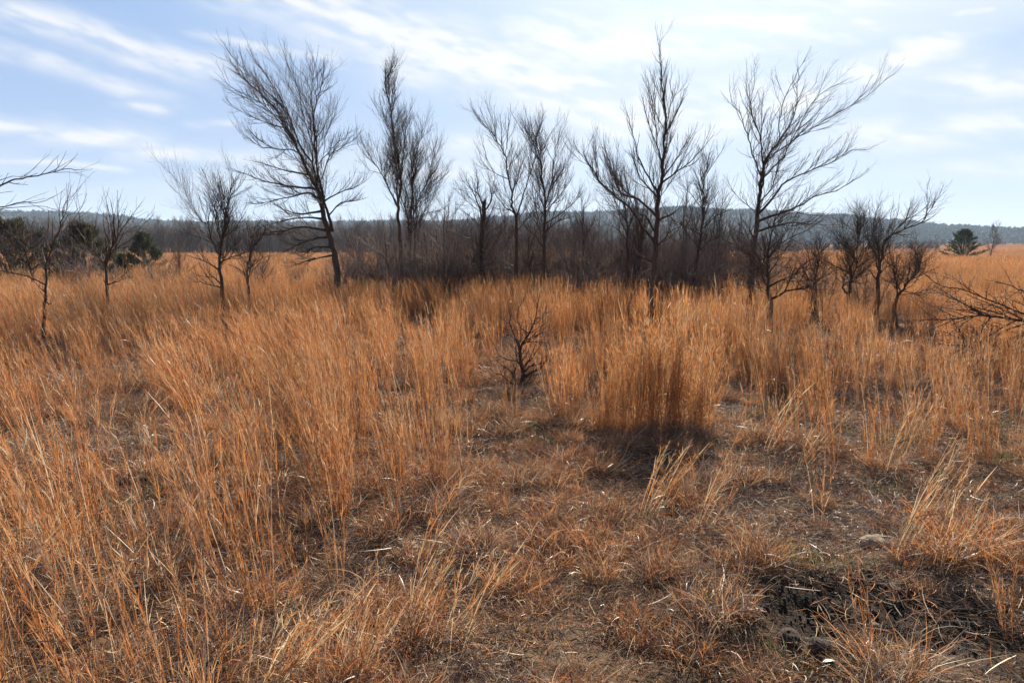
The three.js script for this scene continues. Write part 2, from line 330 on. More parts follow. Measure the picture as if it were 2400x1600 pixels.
const TREES = {
  big_leaning: [-4.55, -18, 0.13, [[0,-0.1,0.0,0.63,-0.07,1.48,-0.19,2.05,-0.36,2.7,-0.41,3.12,-0.63,3.53,-0.84,4.08,-1.19,4.76,-1.4,5.16,-1.71,5.52,-2.15,5.92,-2.41,6.22,-2.74,6.79],[-0.11,2.19,-0.14,2.65,-0.2,3.07,-0.24,3.81,-0.24,4.49,-0.15,5.25,0.1,5.69,0.34,6.09],[-1.19,4.76,-1.55,4.89,-2.05,5.07,-2.64,5.34,-3.18,5.65],[-0.45,3.21,-0.43,3.81,-0.65,4.26,-0.81,4.89,-0.98,5.34,-1.32,5.92,-1.67,6.31],[-0.23,3.53,-0.33,3.99,-0.41,4.49,-0.62,5.07,-0.87,5.61,-1.04,6.09,-1.16,6.49],[-0.25,4.03,-0.29,4.44,-0.34,4.89,-0.37,5.47,-0.54,5.92,-0.66,6.4],[-0.24,4.49,-0.33,5.16,-0.36,5.69,-0.3,6.14,-0.19,6.66],[-0.16,3.44,0.09,3.94,0.47,4.17,0.85,4.4,1.04,4.67],[-0.18,2.93,0.2,3.16,0.53,3.26,0.82,3.44,1.06,3.67],[-0.14,2.56,0.29,2.89,0.67,2.93,1.04,3.02],[-0.42,2.98,-0.69,3.16,-1.16,3.12,-1.73,3.02,-2.3,2.93,-2.58,2.98],[-0.5,3.26,-1.06,3.3,-1.57,3.39,-2.08,3.58,-2.45,3.71],[-0.84,4.08,-1.11,4.26,-1.58,4.31,-2.04,4.4,-2.53,4.71,-2.89,5.03],[-1.01,4.4,-1.36,4.98,-1.71,5.34,-2.26,5.61,-2.7,6.0],[-0.19,2.05,-0.64,2.0,-1.12,1.86,-1.65,1.62,-2.04,1.44],[-0.23,2.19,-0.73,2.28,-1.2,2.19,-1.78,2.09,-2.21,1.91],[-0.13,1.77,-0.65,1.77,-1.04,1.53,-1.53,1.25],[-0.29,2.51,-0.81,2.51,-1.38,2.37,-1.86,2.23],[-0.36,2.7,-1.09,2.65,-1.6,2.84,-1.87,3.07],[-0.09,1.58,-0.52,1.48,-0.95,1.34,-1.34,1.25],[-0.2,3.81,0.05,4.26,0.34,4.58,0.58,4.89],[-0.67,3.62,-1.23,3.71,-1.69,3.85,-2.11,3.94],[-0.24,4.17,-0.4,4.71,-0.51,5.29,-0.54,5.83,-0.47,6.36],[-0.22,4.71,-0.23,5.38,-0.12,5.92,-0.1,6.49],[-0.14,5.25,0.03,5.52,0.15,5.92,0.23,6.27],[-0.2,3.71,0.06,4.53,0.26,4.89,0.46,5.38],[-0.62,5.07,-0.96,5.61,-1.45,6.09,-1.65,6.62],[-0.81,4.89,-1.07,5.25,-1.51,5.69,-1.95,6.18,-2.24,6.71],[-0.37,5.47,-0.58,5.92,-0.93,6.31,-1.1,6.75],[-0.34,4.89,-0.51,5.43,-0.77,5.92,-0.93,6.36],[-0.24,4.26,-0.02,4.8,0.04,5.25,0.01,5.78]]],
  knobbed_stem: [-3.37, -21, 0.085, [[0,-0.1,0.0,0.89,-0.03,2.0,-0.07,2.92,0.03,3.73,-0.03,4.37,-0.18,5.21,-0.22,5.84,-0.32,6.26,-0.36,6.62,-0.08,7.03,0.06,7.34],[-0.07,2.98,-0.27,3.46,-0.43,3.89,-0.69,4.32,-0.9,4.74,-1.1,5.21],[-0.07,3.19,-0.16,3.73,-0.16,4.26,-0.29,4.95,-0.39,5.42,-0.76,5.74],[0.03,3.73,0.21,4.47,0.36,5.11,0.58,5.42],[-0.18,5.21,-0.0,5.74,0.22,6.15],[-0.43,3.89,-0.75,4.0,-0.96,4.26]]],
  twin_stem: [-2.92, -20, 0.08, [[0,-0.1,0.0,0.77,-0.03,1.72,0.04,2.76,0.08,3.63,0.12,4.24,0.36,4.95,0.42,5.3],[-0.01,0.93,0.18,1.98,0.14,2.71,0.33,3.22,0.61,3.79,0.77,4.54,1.04,5.05],[0.14,2.71,0.55,3.43,0.97,3.79,1.23,4.19],[0.16,2.61,0.69,2.76,1.22,2.81],[0.07,3.53,-0.01,4.14,-0.1,4.75,-0.14,5.35],[0.61,3.79,0.72,4.24,0.62,4.85,0.78,5.35],[0.09,3.73,0.3,4.24,0.57,4.65]]],
  bushy_small: [-6.75, -16, 0.07, [[0,-0.1,0.0,0.59,-0.03,1.07,-0.03,1.66,0.07,2.1,0.16,2.59,0.29,2.97,0.35,3.4,0.35,3.97],[-0.03,1.57,-0.09,1.95,-0.09,2.33,-0.13,2.77,-0.08,3.17],[-0.08,2.01,-0.22,2.25,-0.44,2.42,-0.67,2.62,-0.89,2.85,-1.16,3.08,-1.44,3.3,-1.67,3.44],[-0.39,2.36,-0.51,2.77,-0.61,3.08,-0.85,3.43,-1.12,3.77,-1.25,3.94],[0.05,1.98,0.28,2.19,0.42,2.59,0.56,2.97],[-0.04,1.22,-0.24,1.43,-0.55,1.57,-0.84,1.72],[-0.03,0.92,-0.23,1.07,-0.52,1.1,-0.85,1.16],[-0.01,1.43,0.36,1.54,0.76,1.66,1.12,1.78],[-0.02,0.83,-0.3,0.89,-0.59,0.95,-0.76,1.07],[-0.06,1.84,-0.29,1.98,-0.52,2.07,-0.63,2.19]]],
  slim_companion: [-6.53, -17, 0.05, [[0,-0.1,0.0,0.68,-0.01,1.19,0.1,1.66,0.25,2.13,0.3,2.59],[0.01,1.35,-0.15,1.72,-0.19,2.13,-0.3,2.53],[0.03,1.25,0.34,1.5,0.66,1.6],[-0.01,1.06,-0.24,1.25,-0.42,1.35],[0.13,1.75,0.37,2.16,0.45,2.53]]],
  vase_sapling: [-9.75, -16.5, 0.065, [[0,-0.1,0.0,0.59,-0.01,1.05,0.0,1.42,0.11,1.66,0.29,1.9,0.37,2.2,0.44,2.38,0.65,2.74,0.83,3.07],[0.0,1.36,-0.1,1.6,-0.2,1.87,-0.24,2.14,-0.22,2.44,-0.22,2.8,-0.24,2.95],[-0.14,1.69,-0.17,1.96,-0.17,2.26,-0.11,2.71,0.07,3.01],[0.25,1.84,0.36,2.26,0.4,2.86,0.53,3.16],[0.33,2.02,0.55,2.2,0.82,2.5,1.03,2.89],[-0.13,1.66,-0.27,1.78,-0.46,2.14,-0.69,2.65,-0.87,2.95],[-0.01,1.05,-0.19,1.33,-0.39,1.45,-0.6,1.54],[0.01,0.87,0.31,0.96,0.56,1.05],[0.15,1.69,0.43,1.84,0.93,2.38,1.13,2.59],[0.06,1.57,0.11,1.96,0.14,2.38,0.17,2.59],[-0.01,0.87,-0.15,1.05,-0.33,1.11]]],
  curved_sapling: [-8.61, -12.5, 0.042, [[0,-0.1,0.0,0.18,0.05,0.74,0.12,0.98,0.17,1.44,0.3,1.78,0.46,2.08,0.53,2.31,0.62,2.58,0.78,2.87,0.91,3.07],[0.43,2.04,0.68,2.24,0.87,2.35,1.14,2.49],[0.05,0.72,-0.04,0.93,-0.12,1.05],[0.07,0.79,0.22,0.72,0.32,0.79],[0.16,1.32,0.01,1.44,-0.17,1.56,-0.32,1.6],[0.13,1.07,-0.06,1.23,-0.24,1.3,-0.42,1.35],[0.25,1.67,0.14,1.9,0.19,2.13,0.18,2.31]]],
  dark_thorn: [-13.24, -19, 0.075, [[0,-0.1,0.0,0.74,-0.05,1.2,-0.11,1.48,-0.12,1.86,0.01,2.21,0.14,2.49],[-0.07,1.34,-0.33,1.58,-0.55,1.86],[-0.1,1.41,0.22,1.79,0.36,2.14],[-0.12,1.72,-0.36,2.0,-0.44,2.28],[-0.05,1.16,0.29,1.44,0.63,1.65]]],
  forked_open: [0.1, -18.5, 0.07, [[0,-0.1,0.0,0.57,-0.0,1.36,0.02,2.18,-0.0,2.59,-0.1,2.91,-0.1,3.23,-0.23,3.8,-0.27,4.15,-0.43,4.43,-0.63,4.75,-0.92,5.02,-1.16,5.41,-1.38,5.67],[0.01,2.46,0.18,3.07,0.31,3.48,0.47,3.95,0.42,4.39,0.26,4.79,0.18,5.37],[-0.1,3.19,0.06,3.64,0.26,4.27,0.34,4.67],[-0.17,3.56,-0.56,3.72,-0.76,4.11,-0.88,4.51,-1.08,5.06],[-0.04,2.67,-0.31,2.87,-0.52,3.15,-0.8,3.56],[-0.27,4.15,-0.25,4.51,-0.15,5.06,-0.12,5.57],[-0.51,4.55,-0.59,4.98,-0.75,5.49,-0.91,5.8],[0.47,3.95,0.67,4.27,1.03,4.75,1.19,4.94],[-0.0,2.18,0.27,2.51,0.43,2.83]]],
  snapped_trunk: [-0.84, -19.5, 0.08, [[0,-0.1,0.0,0.72,-0.02,1.56,0.01,2.29,0.07,3.02],[0.01,2.29,-0.34,2.63,-0.64,2.89],[0.05,2.76,0.27,3.15,0.15,3.57,-0.11,3.91],[0.02,2.51,-0.16,3.15,-0.37,3.49,-0.67,3.91],[-0.0,1.95,0.31,2.29,0.62,2.51],[-0.01,1.77,-0.34,2.03,-0.69,2.12],[0.06,2.85,-0.12,3.32,-0.15,3.82,-0.17,4.33]]],
  straight_brushy: [0.75, -17.5, 0.075, [[0,-0.1,0.0,0.55,0.05,1.37,0.07,2.15,0.08,2.85,0.0,3.49,-0.06,3.98,-0.18,4.43,-0.25,4.69,-0.37,5.18],[0.08,2.81,0.22,3.3,0.25,3.83,0.36,4.36,0.51,4.81],[0.09,2.65,0.41,3.0,0.68,3.38,0.87,3.83],[0.08,2.35,0.53,2.65,0.84,2.92,1.03,3.15],[0.02,3.34,-0.1,3.83,0.06,4.13,0.21,4.47],[0.08,2.54,-0.17,2.81,-0.36,3.07],[0.07,2.15,0.38,2.42,0.77,2.54,1.0,2.62],[0.18,3.15,0.45,3.53,0.6,3.91,0.75,4.17],[0.06,1.76,-0.2,2.08,-0.4,2.31]]],
  tall_spire: [2.96, -14.5, 0.105, [[0,-0.1,0.0,0.42,0.02,0.94,0.05,1.59,0.06,2.24,0.07,2.71,0.14,3.09,0.17,3.5,0.18,3.96,0.2,4.33,0.12,4.82,0.06,5.37,0.02,5.94,-0.04,6.35],[0.06,1.82,-0.27,2.17,-0.57,2.55,-0.87,2.74,-1.16,2.97,-1.36,3.22,-1.52,3.47,-1.59,3.81,-1.72,4.12],[0.08,2.9,-0.18,3.34,-0.35,3.75,-0.45,4.12,-0.55,4.52,-0.72,4.85],[0.07,2.78,-0.3,3.09,-0.53,3.44,-0.73,3.81],[0.14,3.15,0.4,3.47,0.58,3.75,0.82,4.09,1.19,4.61],[0.13,3.06,0.44,3.31,0.72,3.56,0.99,3.9,1.2,4.27],[0.17,3.47,0.07,3.9,0.07,4.27,0.01,4.73,-0.07,5.19,-0.12,5.55],[0.07,2.3,0.43,2.52,0.74,2.84],[0.07,2.39,-0.29,2.78,-0.61,2.9,-0.78,3.22,-0.89,3.65,-1.12,4.06,-1.34,4.21],[0.06,1.75,0.31,2.08,0.69,2.3],[0.18,4.03,0.3,4.46,0.39,4.89,0.4,5.28,0.45,5.67],[-1.39,3.28,-1.37,3.53,-1.39,3.84],[0.14,4.58,0.22,5.01,0.18,5.43,0.15,5.91],[0.06,2.04,-0.22,2.39,-0.44,2.46,-0.74,2.65],[0.04,1.43,-0.26,1.59,-0.55,1.66]]],
  thin_pole: [2.63, -16, 0.05, [[0,-0.1,0.0,0.68,0.05,1.58,0.02,2.29,-0.06,2.82,-0.18,3.44,-0.37,3.86],[0.02,2.29,0.19,2.61,0.25,2.96],[-0.04,2.75,0.11,3.1,0.13,3.51],[0.03,1.94,-0.23,2.18,-0.48,2.29]]],
  crooked_middle: [4.32, -16.5, 0.065, [[0,-0.1,0.0,0.65,0.13,1.58,0.2,2.31,0.21,2.92,0.22,3.35,0.28,3.71,0.34,4.03],[0.21,2.64,-0.1,3.0,-0.4,3.21,-0.59,3.43],[0.21,2.67,0.45,3.0,0.65,3.43],[0.22,3.14,0.03,3.57,0.05,3.92],[0.17,2.05,-0.22,2.31,-0.49,2.49],[0.19,2.2,0.47,2.49,0.76,2.64],[0.15,1.69,0.49,1.94,0.78,2.05]]],
  wide_fan: [5.4, -15.5, 0.1, [[0,-0.1,0.0,0.58,0.0,1.46,0.06,2.11,0.08,2.67,0.12,3.19,0.17,3.48,0.26,3.78,0.5,4.11,0.74,4.53,0.83,5.27,0.8,5.76],[0.08,2.76,0.02,3.36,-0.13,3.78,-0.23,4.07,-0.46,4.49,-0.6,4.86,-0.64,5.19],[0.13,3.31,-0.0,3.95,-0.07,4.36,-0.19,4.78,-0.36,5.11,-0.45,5.68],[0.21,3.61,0.43,3.86,0.89,4.2,1.34,4.49,1.84,4.78,2.29,5.15,2.65,5.48],[0.12,3.19,0.32,3.44,0.65,3.78,1.0,4.45,1.27,4.94,1.68,5.27,2.18,5.48],[0.08,2.5,0.31,2.76,0.55,3.14,0.98,3.36,1.48,3.57,1.9,3.82,2.51,3.78],[0.12,2.76,0.47,3.1,0.7,3.69,0.9,4.03,1.2,3.95],[0.07,2.33,0.5,2.5,0.84,2.63,1.18,2.85,1.61,2.97,1.98,3.19,2.24,3.33],[0.06,2.11,0.6,2.24,1.12,2.33,1.56,2.29,1.99,2.46],[0.23,3.65,0.2,4.2,0.23,4.53,0.47,4.86],[-0.05,4.28,0.03,4.94,0.14,5.35,0.18,5.88,0.1,6.29],[-0.13,3.78,-0.33,3.61,-0.55,3.65],[0.74,4.53,0.89,4.86,1.18,5.15,1.54,5.48,1.68,5.92],[0.5,4.11,0.39,4.61,0.53,5.27,0.83,5.96],[-0.18,3.99,-0.29,4.45,-0.26,4.86],[0.05,1.9,-0.27,2.24,-0.59,2.5],[0.01,1.55,-0.34,1.81,-0.7,1.98]]],
  low_twisted: [4.6, -12.2, 0.075, [[0,-0.1,0.0,0.47,0.01,0.89,-0.07,1.27,-0.09,1.68,-0.01,2.06,0.04,2.37],[0.02,0.84,0.25,0.99,0.53,1.06,0.73,1.2,0.92,1.51],[-0.08,1.31,0.08,1.58,0.35,1.86,0.61,2.13,0.88,2.16],[-0.09,1.58,0.1,1.86,0.47,2.09,0.66,2.33],[-0.07,1.24,-0.2,1.68,-0.35,1.92,-0.46,2.2],[-0.03,1.06,0.24,1.27,0.5,1.58,0.7,1.79],[0.39,1.03,0.58,1.31,0.64,1.58],[-0.08,1.44,-0.26,1.58,-0.51,1.62],[0.53,1.06,0.74,1.06,0.98,1.13]]],
  short_slender: [7.55, -17, 0.05, [[0,-0.1,0.0,0.5,-0.01,1.15,0.04,1.53,0.2,1.96],[-0.01,1.05,-0.25,1.44,-0.37,1.82],[-0.01,1.25,0.23,1.49,0.46,1.68],[-0.01,0.96,0.25,1.15,0.53,1.29],[-0.01,0.86,-0.23,1.05,-0.47,1.15],[-0.0,1.34,-0.17,1.82,-0.1,2.2]]],
  double_lean: [8.13, -16.5, 0.065, [[0,-0.1,0.0,0.6,0.03,1.21,0.07,1.68,0.14,2.1,0.06,2.46],[-0.03,0.65,-0.2,0.84,-0.0,1.03,0.04,1.49,0.37,2.1,0.48,2.55],[0.06,1.54,-0.14,2.0,-0.12,2.46],[0.04,1.26,0.31,1.54,0.53,1.77],[0.02,1.12,-0.33,1.35,-0.57,1.49],[0.09,1.73,0.28,2.1,0.3,2.46],[0.02,0.93,0.3,1.12,0.52,1.26],[0.05,1.45,-0.31,1.73,-0.37,2.0]]],
  swept_crown: [8.55, -16, 0.07, [[0,-0.1,0.0,0.57,-0.02,1.18,0.04,1.54,0.11,1.95,0.5,2.17,0.93,2.35,1.05,2.66,1.21,2.84],[-0.01,1.23,-0.23,1.54,-0.43,1.77],[0.04,1.54,-0.04,2.08,0.02,2.53,0.22,2.84],[0.09,1.86,0.26,2.31,0.56,2.57,0.85,2.88],[-0.02,1.09,0.24,1.32,0.51,1.45],[-0.02,1.0,-0.29,1.18,-0.53,1.27],[0.5,2.17,0.7,2.53,0.94,2.84],[0.01,1.36,-0.21,1.9,-0.28,2.31]]],
  round_low: [8.32, -14.8, 0.06, [[0,-0.1,0.0,0.5,0.03,0.72,0.18,0.97,0.37,1.14,0.43,1.47,0.49,1.85],[0.01,0.67,-0.17,1.05,-0.28,1.39,-0.26,1.72],[0.08,0.82,0.03,1.22,0.09,1.6],[0.22,1.01,0.18,1.43,0.28,1.76],[0.37,1.14,0.58,1.22,0.65,1.43],[-0.09,0.88,-0.33,1.01,-0.51,1.1],[0.04,1.05,-0.07,1.43,-0.09,1.68]]],
  stunted_bush: [0.08, -8.3, 0.042, [[0.0,-0.18,0.02,-0.07,0.06,0.13,0.03,0.3,0.01,0.44,0.06,0.58,0.12,0.71,0.2,0.86,0.24,1.1],[0.02,0.43,-0.03,0.63,-0.11,0.79,-0.09,0.93],[0.03,0.3,-0.06,0.36,-0.2,0.38,-0.3,0.54],[0.06,0.14,0.2,0.22,0.33,0.33,0.33,0.5],[0.12,0.69,-0.0,0.77,-0.0,0.94,0.08,1.14],[0.23,0.23,0.28,0.3,0.42,0.39],[0.02,-0.0,-0.09,0.22,-0.2,0.28],[0.04,0.25,0.11,0.36,0.2,0.44,0.26,0.54],[0.02,0.38,-0.06,0.47,-0.11,0.6],[0.06,0.57,0.17,0.65,0.26,0.69],[0.17,0.8,0.26,0.86,0.31,0.93],[0.02,0.03,-0.09,0.09,-0.2,0.19,-0.28,0.22],[0.05,0.19,0.14,0.28,0.26,0.3]]],
  fallen_top: [7.93, -9.6, 0.036, [[0,-0.1,0.0,0.58,-0.72,0.71,-1.19,0.78,-1.4,0.79,-1.86,0.72,-2.33,0.72,-2.72,0.65],[-0.3,0.97,-0.76,1.11,-1.1,1.24,-1.46,1.29],[-0.27,0.66,-0.73,0.83,-1.16,1.01,-1.43,1.13,-1.73,1.18,-2.02,1.38,-2.18,1.5],[-0.19,-0.07,-0.73,0.12,-1.45,0.21,-1.54,0.37,-1.92,0.4,-2.24,0.44,-2.66,0.5],[-1.35,0.19,-1.86,0.09,-2.06,0.02],[-0.31,0.21,-0.68,0.28,-1.19,0.37,-1.65,0.47,-1.94,0.58,-2.13,0.62],[-0.53,0.7,-0.88,0.58,-1.18,0.3,-1.37,0.23],[-0.44,0.68,-0.74,0.92,-0.99,1.01],[-0.35,0.63,-0.72,0.49,-0.98,0.3],[-1.19,0.78,-1.44,0.87,-1.77,1.01]]],
  offframe: [-10.78, -13, 0.045, [[0,-0.1,0.0,0.46,0.15,1.43,0.4,2.14,0.76,2.57,1.26,2.88,1.56,2.99,1.95,3.07,2.24,3.13,2.53,3.19,2.81,3.18,3.17,3.28],[2.24,3.13,2.62,3.12,2.9,3.09,3.21,3.2],[0.4,2.14,0.79,2.43,1.23,2.54,1.47,2.6,1.78,2.6,2.03,2.7,2.38,2.61],[0.3,1.86,0.82,2.24,1.21,2.38,1.46,2.43,1.79,2.4,2.11,2.24,2.46,2.12],[0.79,2.43,1.23,2.51,1.66,2.54,1.94,2.45,2.21,2.33],[0.34,2.03,0.28,2.61,0.48,3.31,0.67,4.0],[0.76,2.57,0.94,2.94,1.29,3.1,1.51,3.0],[0.18,1.55,-0.13,2.14,-0.21,2.85]]],
};
const elm = 'bare trees along the edge of the thicket';
const TREE_LABELS = [
  ['big_leaning', 'bare_tree', 'large dark bare tree with a dense swept crown above long drooping low branches', elm, { trim: 0.3, up: 0.55, wind: [-0.1, 0], dense: 1.05, size: 0.88 }],
  ['knobbed_stem', 'bare_tree', 'slim bare tree with a knob where its pale stem forks, beside the big swept tree', elm, { up: 0.7, dense: 1.1 }],
  ['twin_stem', 'bare_tree', 'bare tree of two dark stems rising from one dense bush', elm, { up: 0.7, dense: 1.1 }],
  ['bushy_small', 'bare_tree', 'small bare tree with two long whips arching out from its crown toward the hills', elm, { up: 0.6, dense: 1.1, thick: 1.2 }],
  ['slim_companion', 'bare_tree', 'thin grey sapling between the arching small tree and the big swept tree', elm, { up: 0.6 }],
  ['vase_sapling', 'bare_tree', 'small vase shaped bare tree beside the round dark cedar', elm, { up: 0.6, dense: 0.5, levels: 2, thick: 1.5 }],
  ['curved_sapling', 'sapling', 'single curved reddish sapling standing in tall orange grass before the cedars', null, { up: 0.4, dense: 0.5, levels: 2, thick: 1.3, col: [0.10, 0.055, 0.045] }],
  ['dark_thorn', 'bare_tree', 'crooked dark thorn tree tangled with the brown cedars', elm, { up: 0.2, dense: 1.1 }],
  ['forked_open', 'bare_tree', 'open bare tree with a pale forked trunk and long upright whips', elm, { up: 0.8, dense: 0.75 }],
  ['snapped_trunk', 'bare_tree', 'bare tree with a thick snapped off trunk top and thin side shoots', elm, { up: 0.4, stub: true }],
  ['straight_brushy', 'bare_tree', 'straight brushy bare tree beside the forked open tree', elm, { up: 0.8, dense: 1.15 }],
  ['tall_spire', 'bare_tree', 'tallest bare tree, with a narrow spire of upright shoots and long side limbs', elm, { up: 0.9, dense: 0.85, size: 0.95, angle: 0.45 }],
  ['thin_pole', 'bare_tree', 'thin bare pole of a tree under the spire tree\'s long limb', elm, { up: 0.5 }],
  ['crooked_middle', 'bare_tree', 'crooked bare tree between the spire tree and the wide fan shaped tree', elm, { up: 0.4, dense: 1.1 }],
  ['wide_fan', 'bare_tree', 'tall bare tree with an open fan of limbs reaching out over the low thorns', elm, { trim: 0.3, up: 0.5, dense: 0.8, size: 0.85, wind: [0.15, 0] }],
  ['low_twisted', 'thorn_tree', 'low twisted thorn tree with a forked dark trunk before the fan shaped tree', 'low thorn trees', { trim: 0.12, up: 0.25, crook: 0.03, angle: 0.8, dense: 1.1 }],
  ['short_slender', 'thorn_tree', 'short slender thorn tree with a thin straight trunk', 'low thorn trees', { trim: 0.12, up: 0.4, crook: 0.025, angle: 0.75, dense: 1.2 }],
  ['double_lean', 'thorn_tree', 'thorn tree of two leaning stems with a dense brushy top', 'low thorn trees', { trim: 0.12, up: 0.5, crook: 0.03, angle: 0.75, dense: 1.4 }],
  ['swept_crown', 'thorn_tree', 'dark thorn tree with its crown swept out in long arching whips', 'low thorn trees', { trim: 0.12, up: 0.4, crook: 0.025, wind: [0.12, 0], dense: 0.75 }],
  ['round_low', 'thorn_tree', 'lowest round thorn tree forking near the grass at the edge of the open field', 'low thorn trees', { trim: 0.12, up: 0.3, crook: 0.035, angle: 0.8, dense: 1.4 }],
  ['stunted_bush', 'thorn_bush', 'stunted leafless thorn bush standing alone in the orange grass', null, { up: 0.3, crook: 0.02, angle: 0.8, dense: 2.5, size: 0.55, thick: 0.85, trunkFrom: 0.1, depth: 0.45, trim: 0, col: [0.075, 0.052, 0.045] }],
  ['fallen_top', 'fallen_branch', 'fallen leafless treetop lying with its long branches over the grass', null, { up: -0.05, angle: 0.7, dense: 1.2, size: 0.7, levels: 2, trunkFrom: 0.05, depth: 0.3, thick: 1.2, bark: [0.09, 0.075, 0.065] }],
  ['offframe', 'bare_tree', 'bare tree whose long thin branches reach in above the cedars', elm, { up: 0.2, dense: 0.35, levels: 2, size: 0.7 }],
];
TREE_LABELS.forEach(([key, name, label, group, o], k) => { const t = bareTree(TREES[key], 100 + k * 7, o); addTop(t, name); tag(t, label, /bush/.test(name) ? 'bush' : /branch/.test(name) ? 'branch' : /sapling/.test(name) ? 'sapling' : 'tree', group); });

const BY = { big_leaning: 'the big swept tree', knobbed_stem: 'the knobbed slim tree', twin_stem: 'the twin stemmed tree', bushy_small: 'the small tree with two arching whips', vase_sapling: 'the vase shaped tree', dark_thorn: 'the rusty cedars', forked_open: 'the pale forked tree', snapped_trunk: 'the snapped trunk', straight_brushy: 'the straight brushy tree', tall_spire: 'the spire tree', thin_pole: 'the thin pole tree', crooked_middle: 'the crooked tree beside the spire tree', wide_fan: 'the fan shaped tree', short_slender: 'the short slender thorn tree', double_lean: 'the leaning double thorn tree' };
const nearTree = (x, z) => { let best = 1e9, w = ''; for (const k in BY) { const d = Math.hypot(TREES[k][0] / TREES[k][1] * 20 - x / z * 20, 0.3 * (TREES[k][1] - z)); if (d < best) { best = d; w = BY[k]; } } return w; };
// brush: many-stemmed bare shrubs that fill the thicket
function shrub(seed, h, stems, o) {
  const R = rng(seed), root = new THREE.Group(), b = new MB(), st = new MB();
  o = { up: 0.45, wander: 0.3, angle: 0.75, size: 1.0, dense: 0.74, levels: 3, thick: 1.7, col: [0.13, 0.092, 0.073], ...o };
  for (let k = 0; k < stems; k++) {
    const a = R() * 6.283, sp = 0.15 + 0.6 * R(), p = V3(Math.cos(a) * 0.12, -0.08, Math.sin(a) * 0.12), d = V3(Math.cos(a) * sp, 1, Math.sin(a) * sp).normalize();
    const q = whip(p, d, h * (0.6 + 0.45 * R()), 7, R, { wander: 0.4, up: 0.3 }), r = 0.016 + 0.016 * R(), t = 0.8 + 0.4 * R();
    st.tube(q, taper(8, r, 0.004), 5, [0.13 * t, 0.095 * t, 0.08 * t]);
    twigs(b, q, [r, 0.004], R, o, 0);
  }
  st.mesh('stems', M.twig, root); b.mesh('crown', M.twig, root);
  return root;
}
{
  const R = rng(61), protos = [shrub(201, 2.6, 8), shrub(202, 2.3, 9), shrub(203, 2.9, 7), shrub(204, 2.0, 10, { angle: 0.9, up: 0.2 })];
  const spots = [];
  const row = (x0, x1, n, z0, z1, s0, s1) => { for (let k = 0; k < n; k++) spots.push([lerp(x0, x1, (k + R()) / n), -lerp(z0, z1, R()), lerp(s0, s1, R())]); };
  row(-5.6, -3.6, 6, 20, 25, 0.75, 1.1); row(-3.6, -1.2, 12, 19, 22, 0.8, 1.15); row(-1.2, 1.6, 12, 19, 25, 0.8, 1.2); row(1.2, 6.4, 24, 16.5, 22, 0.75, 1.25); row(6.2, 9.4, 7, 17.5, 22, 0.55, 0.9);
  row(-16.5, -12, 4, 20, 26, 0.8, 1.0); row(-9.6, -6, 3, 22, 27, 0.5, 0.8);
  spots.forEach(([x, z, s], k) => {
    const p = protos[k % 4], o = k < 4 ? p : p.clone(); addTop(o, 'thicket_shrub');
    o.position.set(x, groundY(x, z), z); o.rotation.y = R() * 6.28; o.scale.setScalar(s);
    tag(o, 'leafless brown thicket shrub at the foot of ' + nearTree(x, z), 'shrub', 'shrubs of the thicket');
  });
}

// thin young trees crowded among the shrubs
function poleTree(seed, h, o) {
  const R = rng(seed), f = [0, -0.1, (R() - 0.5) * 0.1, h * 0.3, (R() - 0.5) * 0.3, h * 0.65, (R() - 0.5) * 0.5, h], limbs = [f], n = 6 + Math.floor(R() * 4);
  for (let k = 0; k < n; k++) { const t = 0.2 + 0.65 * (k + R()) / n, q = (k % 2 ? 1 : -1) * (0.25 + 0.3 * R()) * h * (1.05 - t), y = h * t, x = f[4] * t; limbs.push([x, y, x + q * 0.5, y + h * 0.10, x + q * (0.85 + 0.3 * R()), y + h * (0.2 + 0.18 * R())]); }
  return bareTree([0, 0, 0.03 + 0.006 * h, limbs], seed + 1, { up: 0.5, dense: 0.9, crook: 0.03, ...o });
}
{
  const R = rng(67), protos = [poleTree(801, 3.4), poleTree(811, 4.2, { up: 0.8 }), poleTree(821, 2.9, { angle: 0.75 }), poleTree(831, 3.8, { angle: 0.45, up: 0.9 })];
  const spots = [[-5.4, 24, 0.9], [-2.1, 23.5, 0.95], [-1.7, 20.3, 0.75], [-0.2, 22.5, 0.95], [1.4, 21, 0.8], [1.9, 18.6, 0.85], [2.2, 22.5, 0.9], [3.4, 18.2, 0.95], [3.7, 20.5, 1.0], [4.9, 19.4, 0.95], [5.2, 17.2, 0.8], [6.0, 20, 0.95], [6.4, 17.6, 0.75], [6.9, 21, 0.75], [-7.6, 21, 0.7], [-11.6, 24, 0.65], [-15.4, 21, 0.7], [0.55, 19.4, 0.7]];
  spots.forEach(([x, z, s], k) => {
    const p = protos[k % 4], o = k < 4 ? p : p.clone(); addTop(o, 'thin_tree');
    o.position.set(x, groundY(x, -z), -z); o.rotation.y = R() * 6.28; o.scale.setScalar(s);
    tag(o, 'thin young bare tree in the shrubs by ' + nearTree(x, -z), 'tree', 'young trees within the thicket');
  });
}

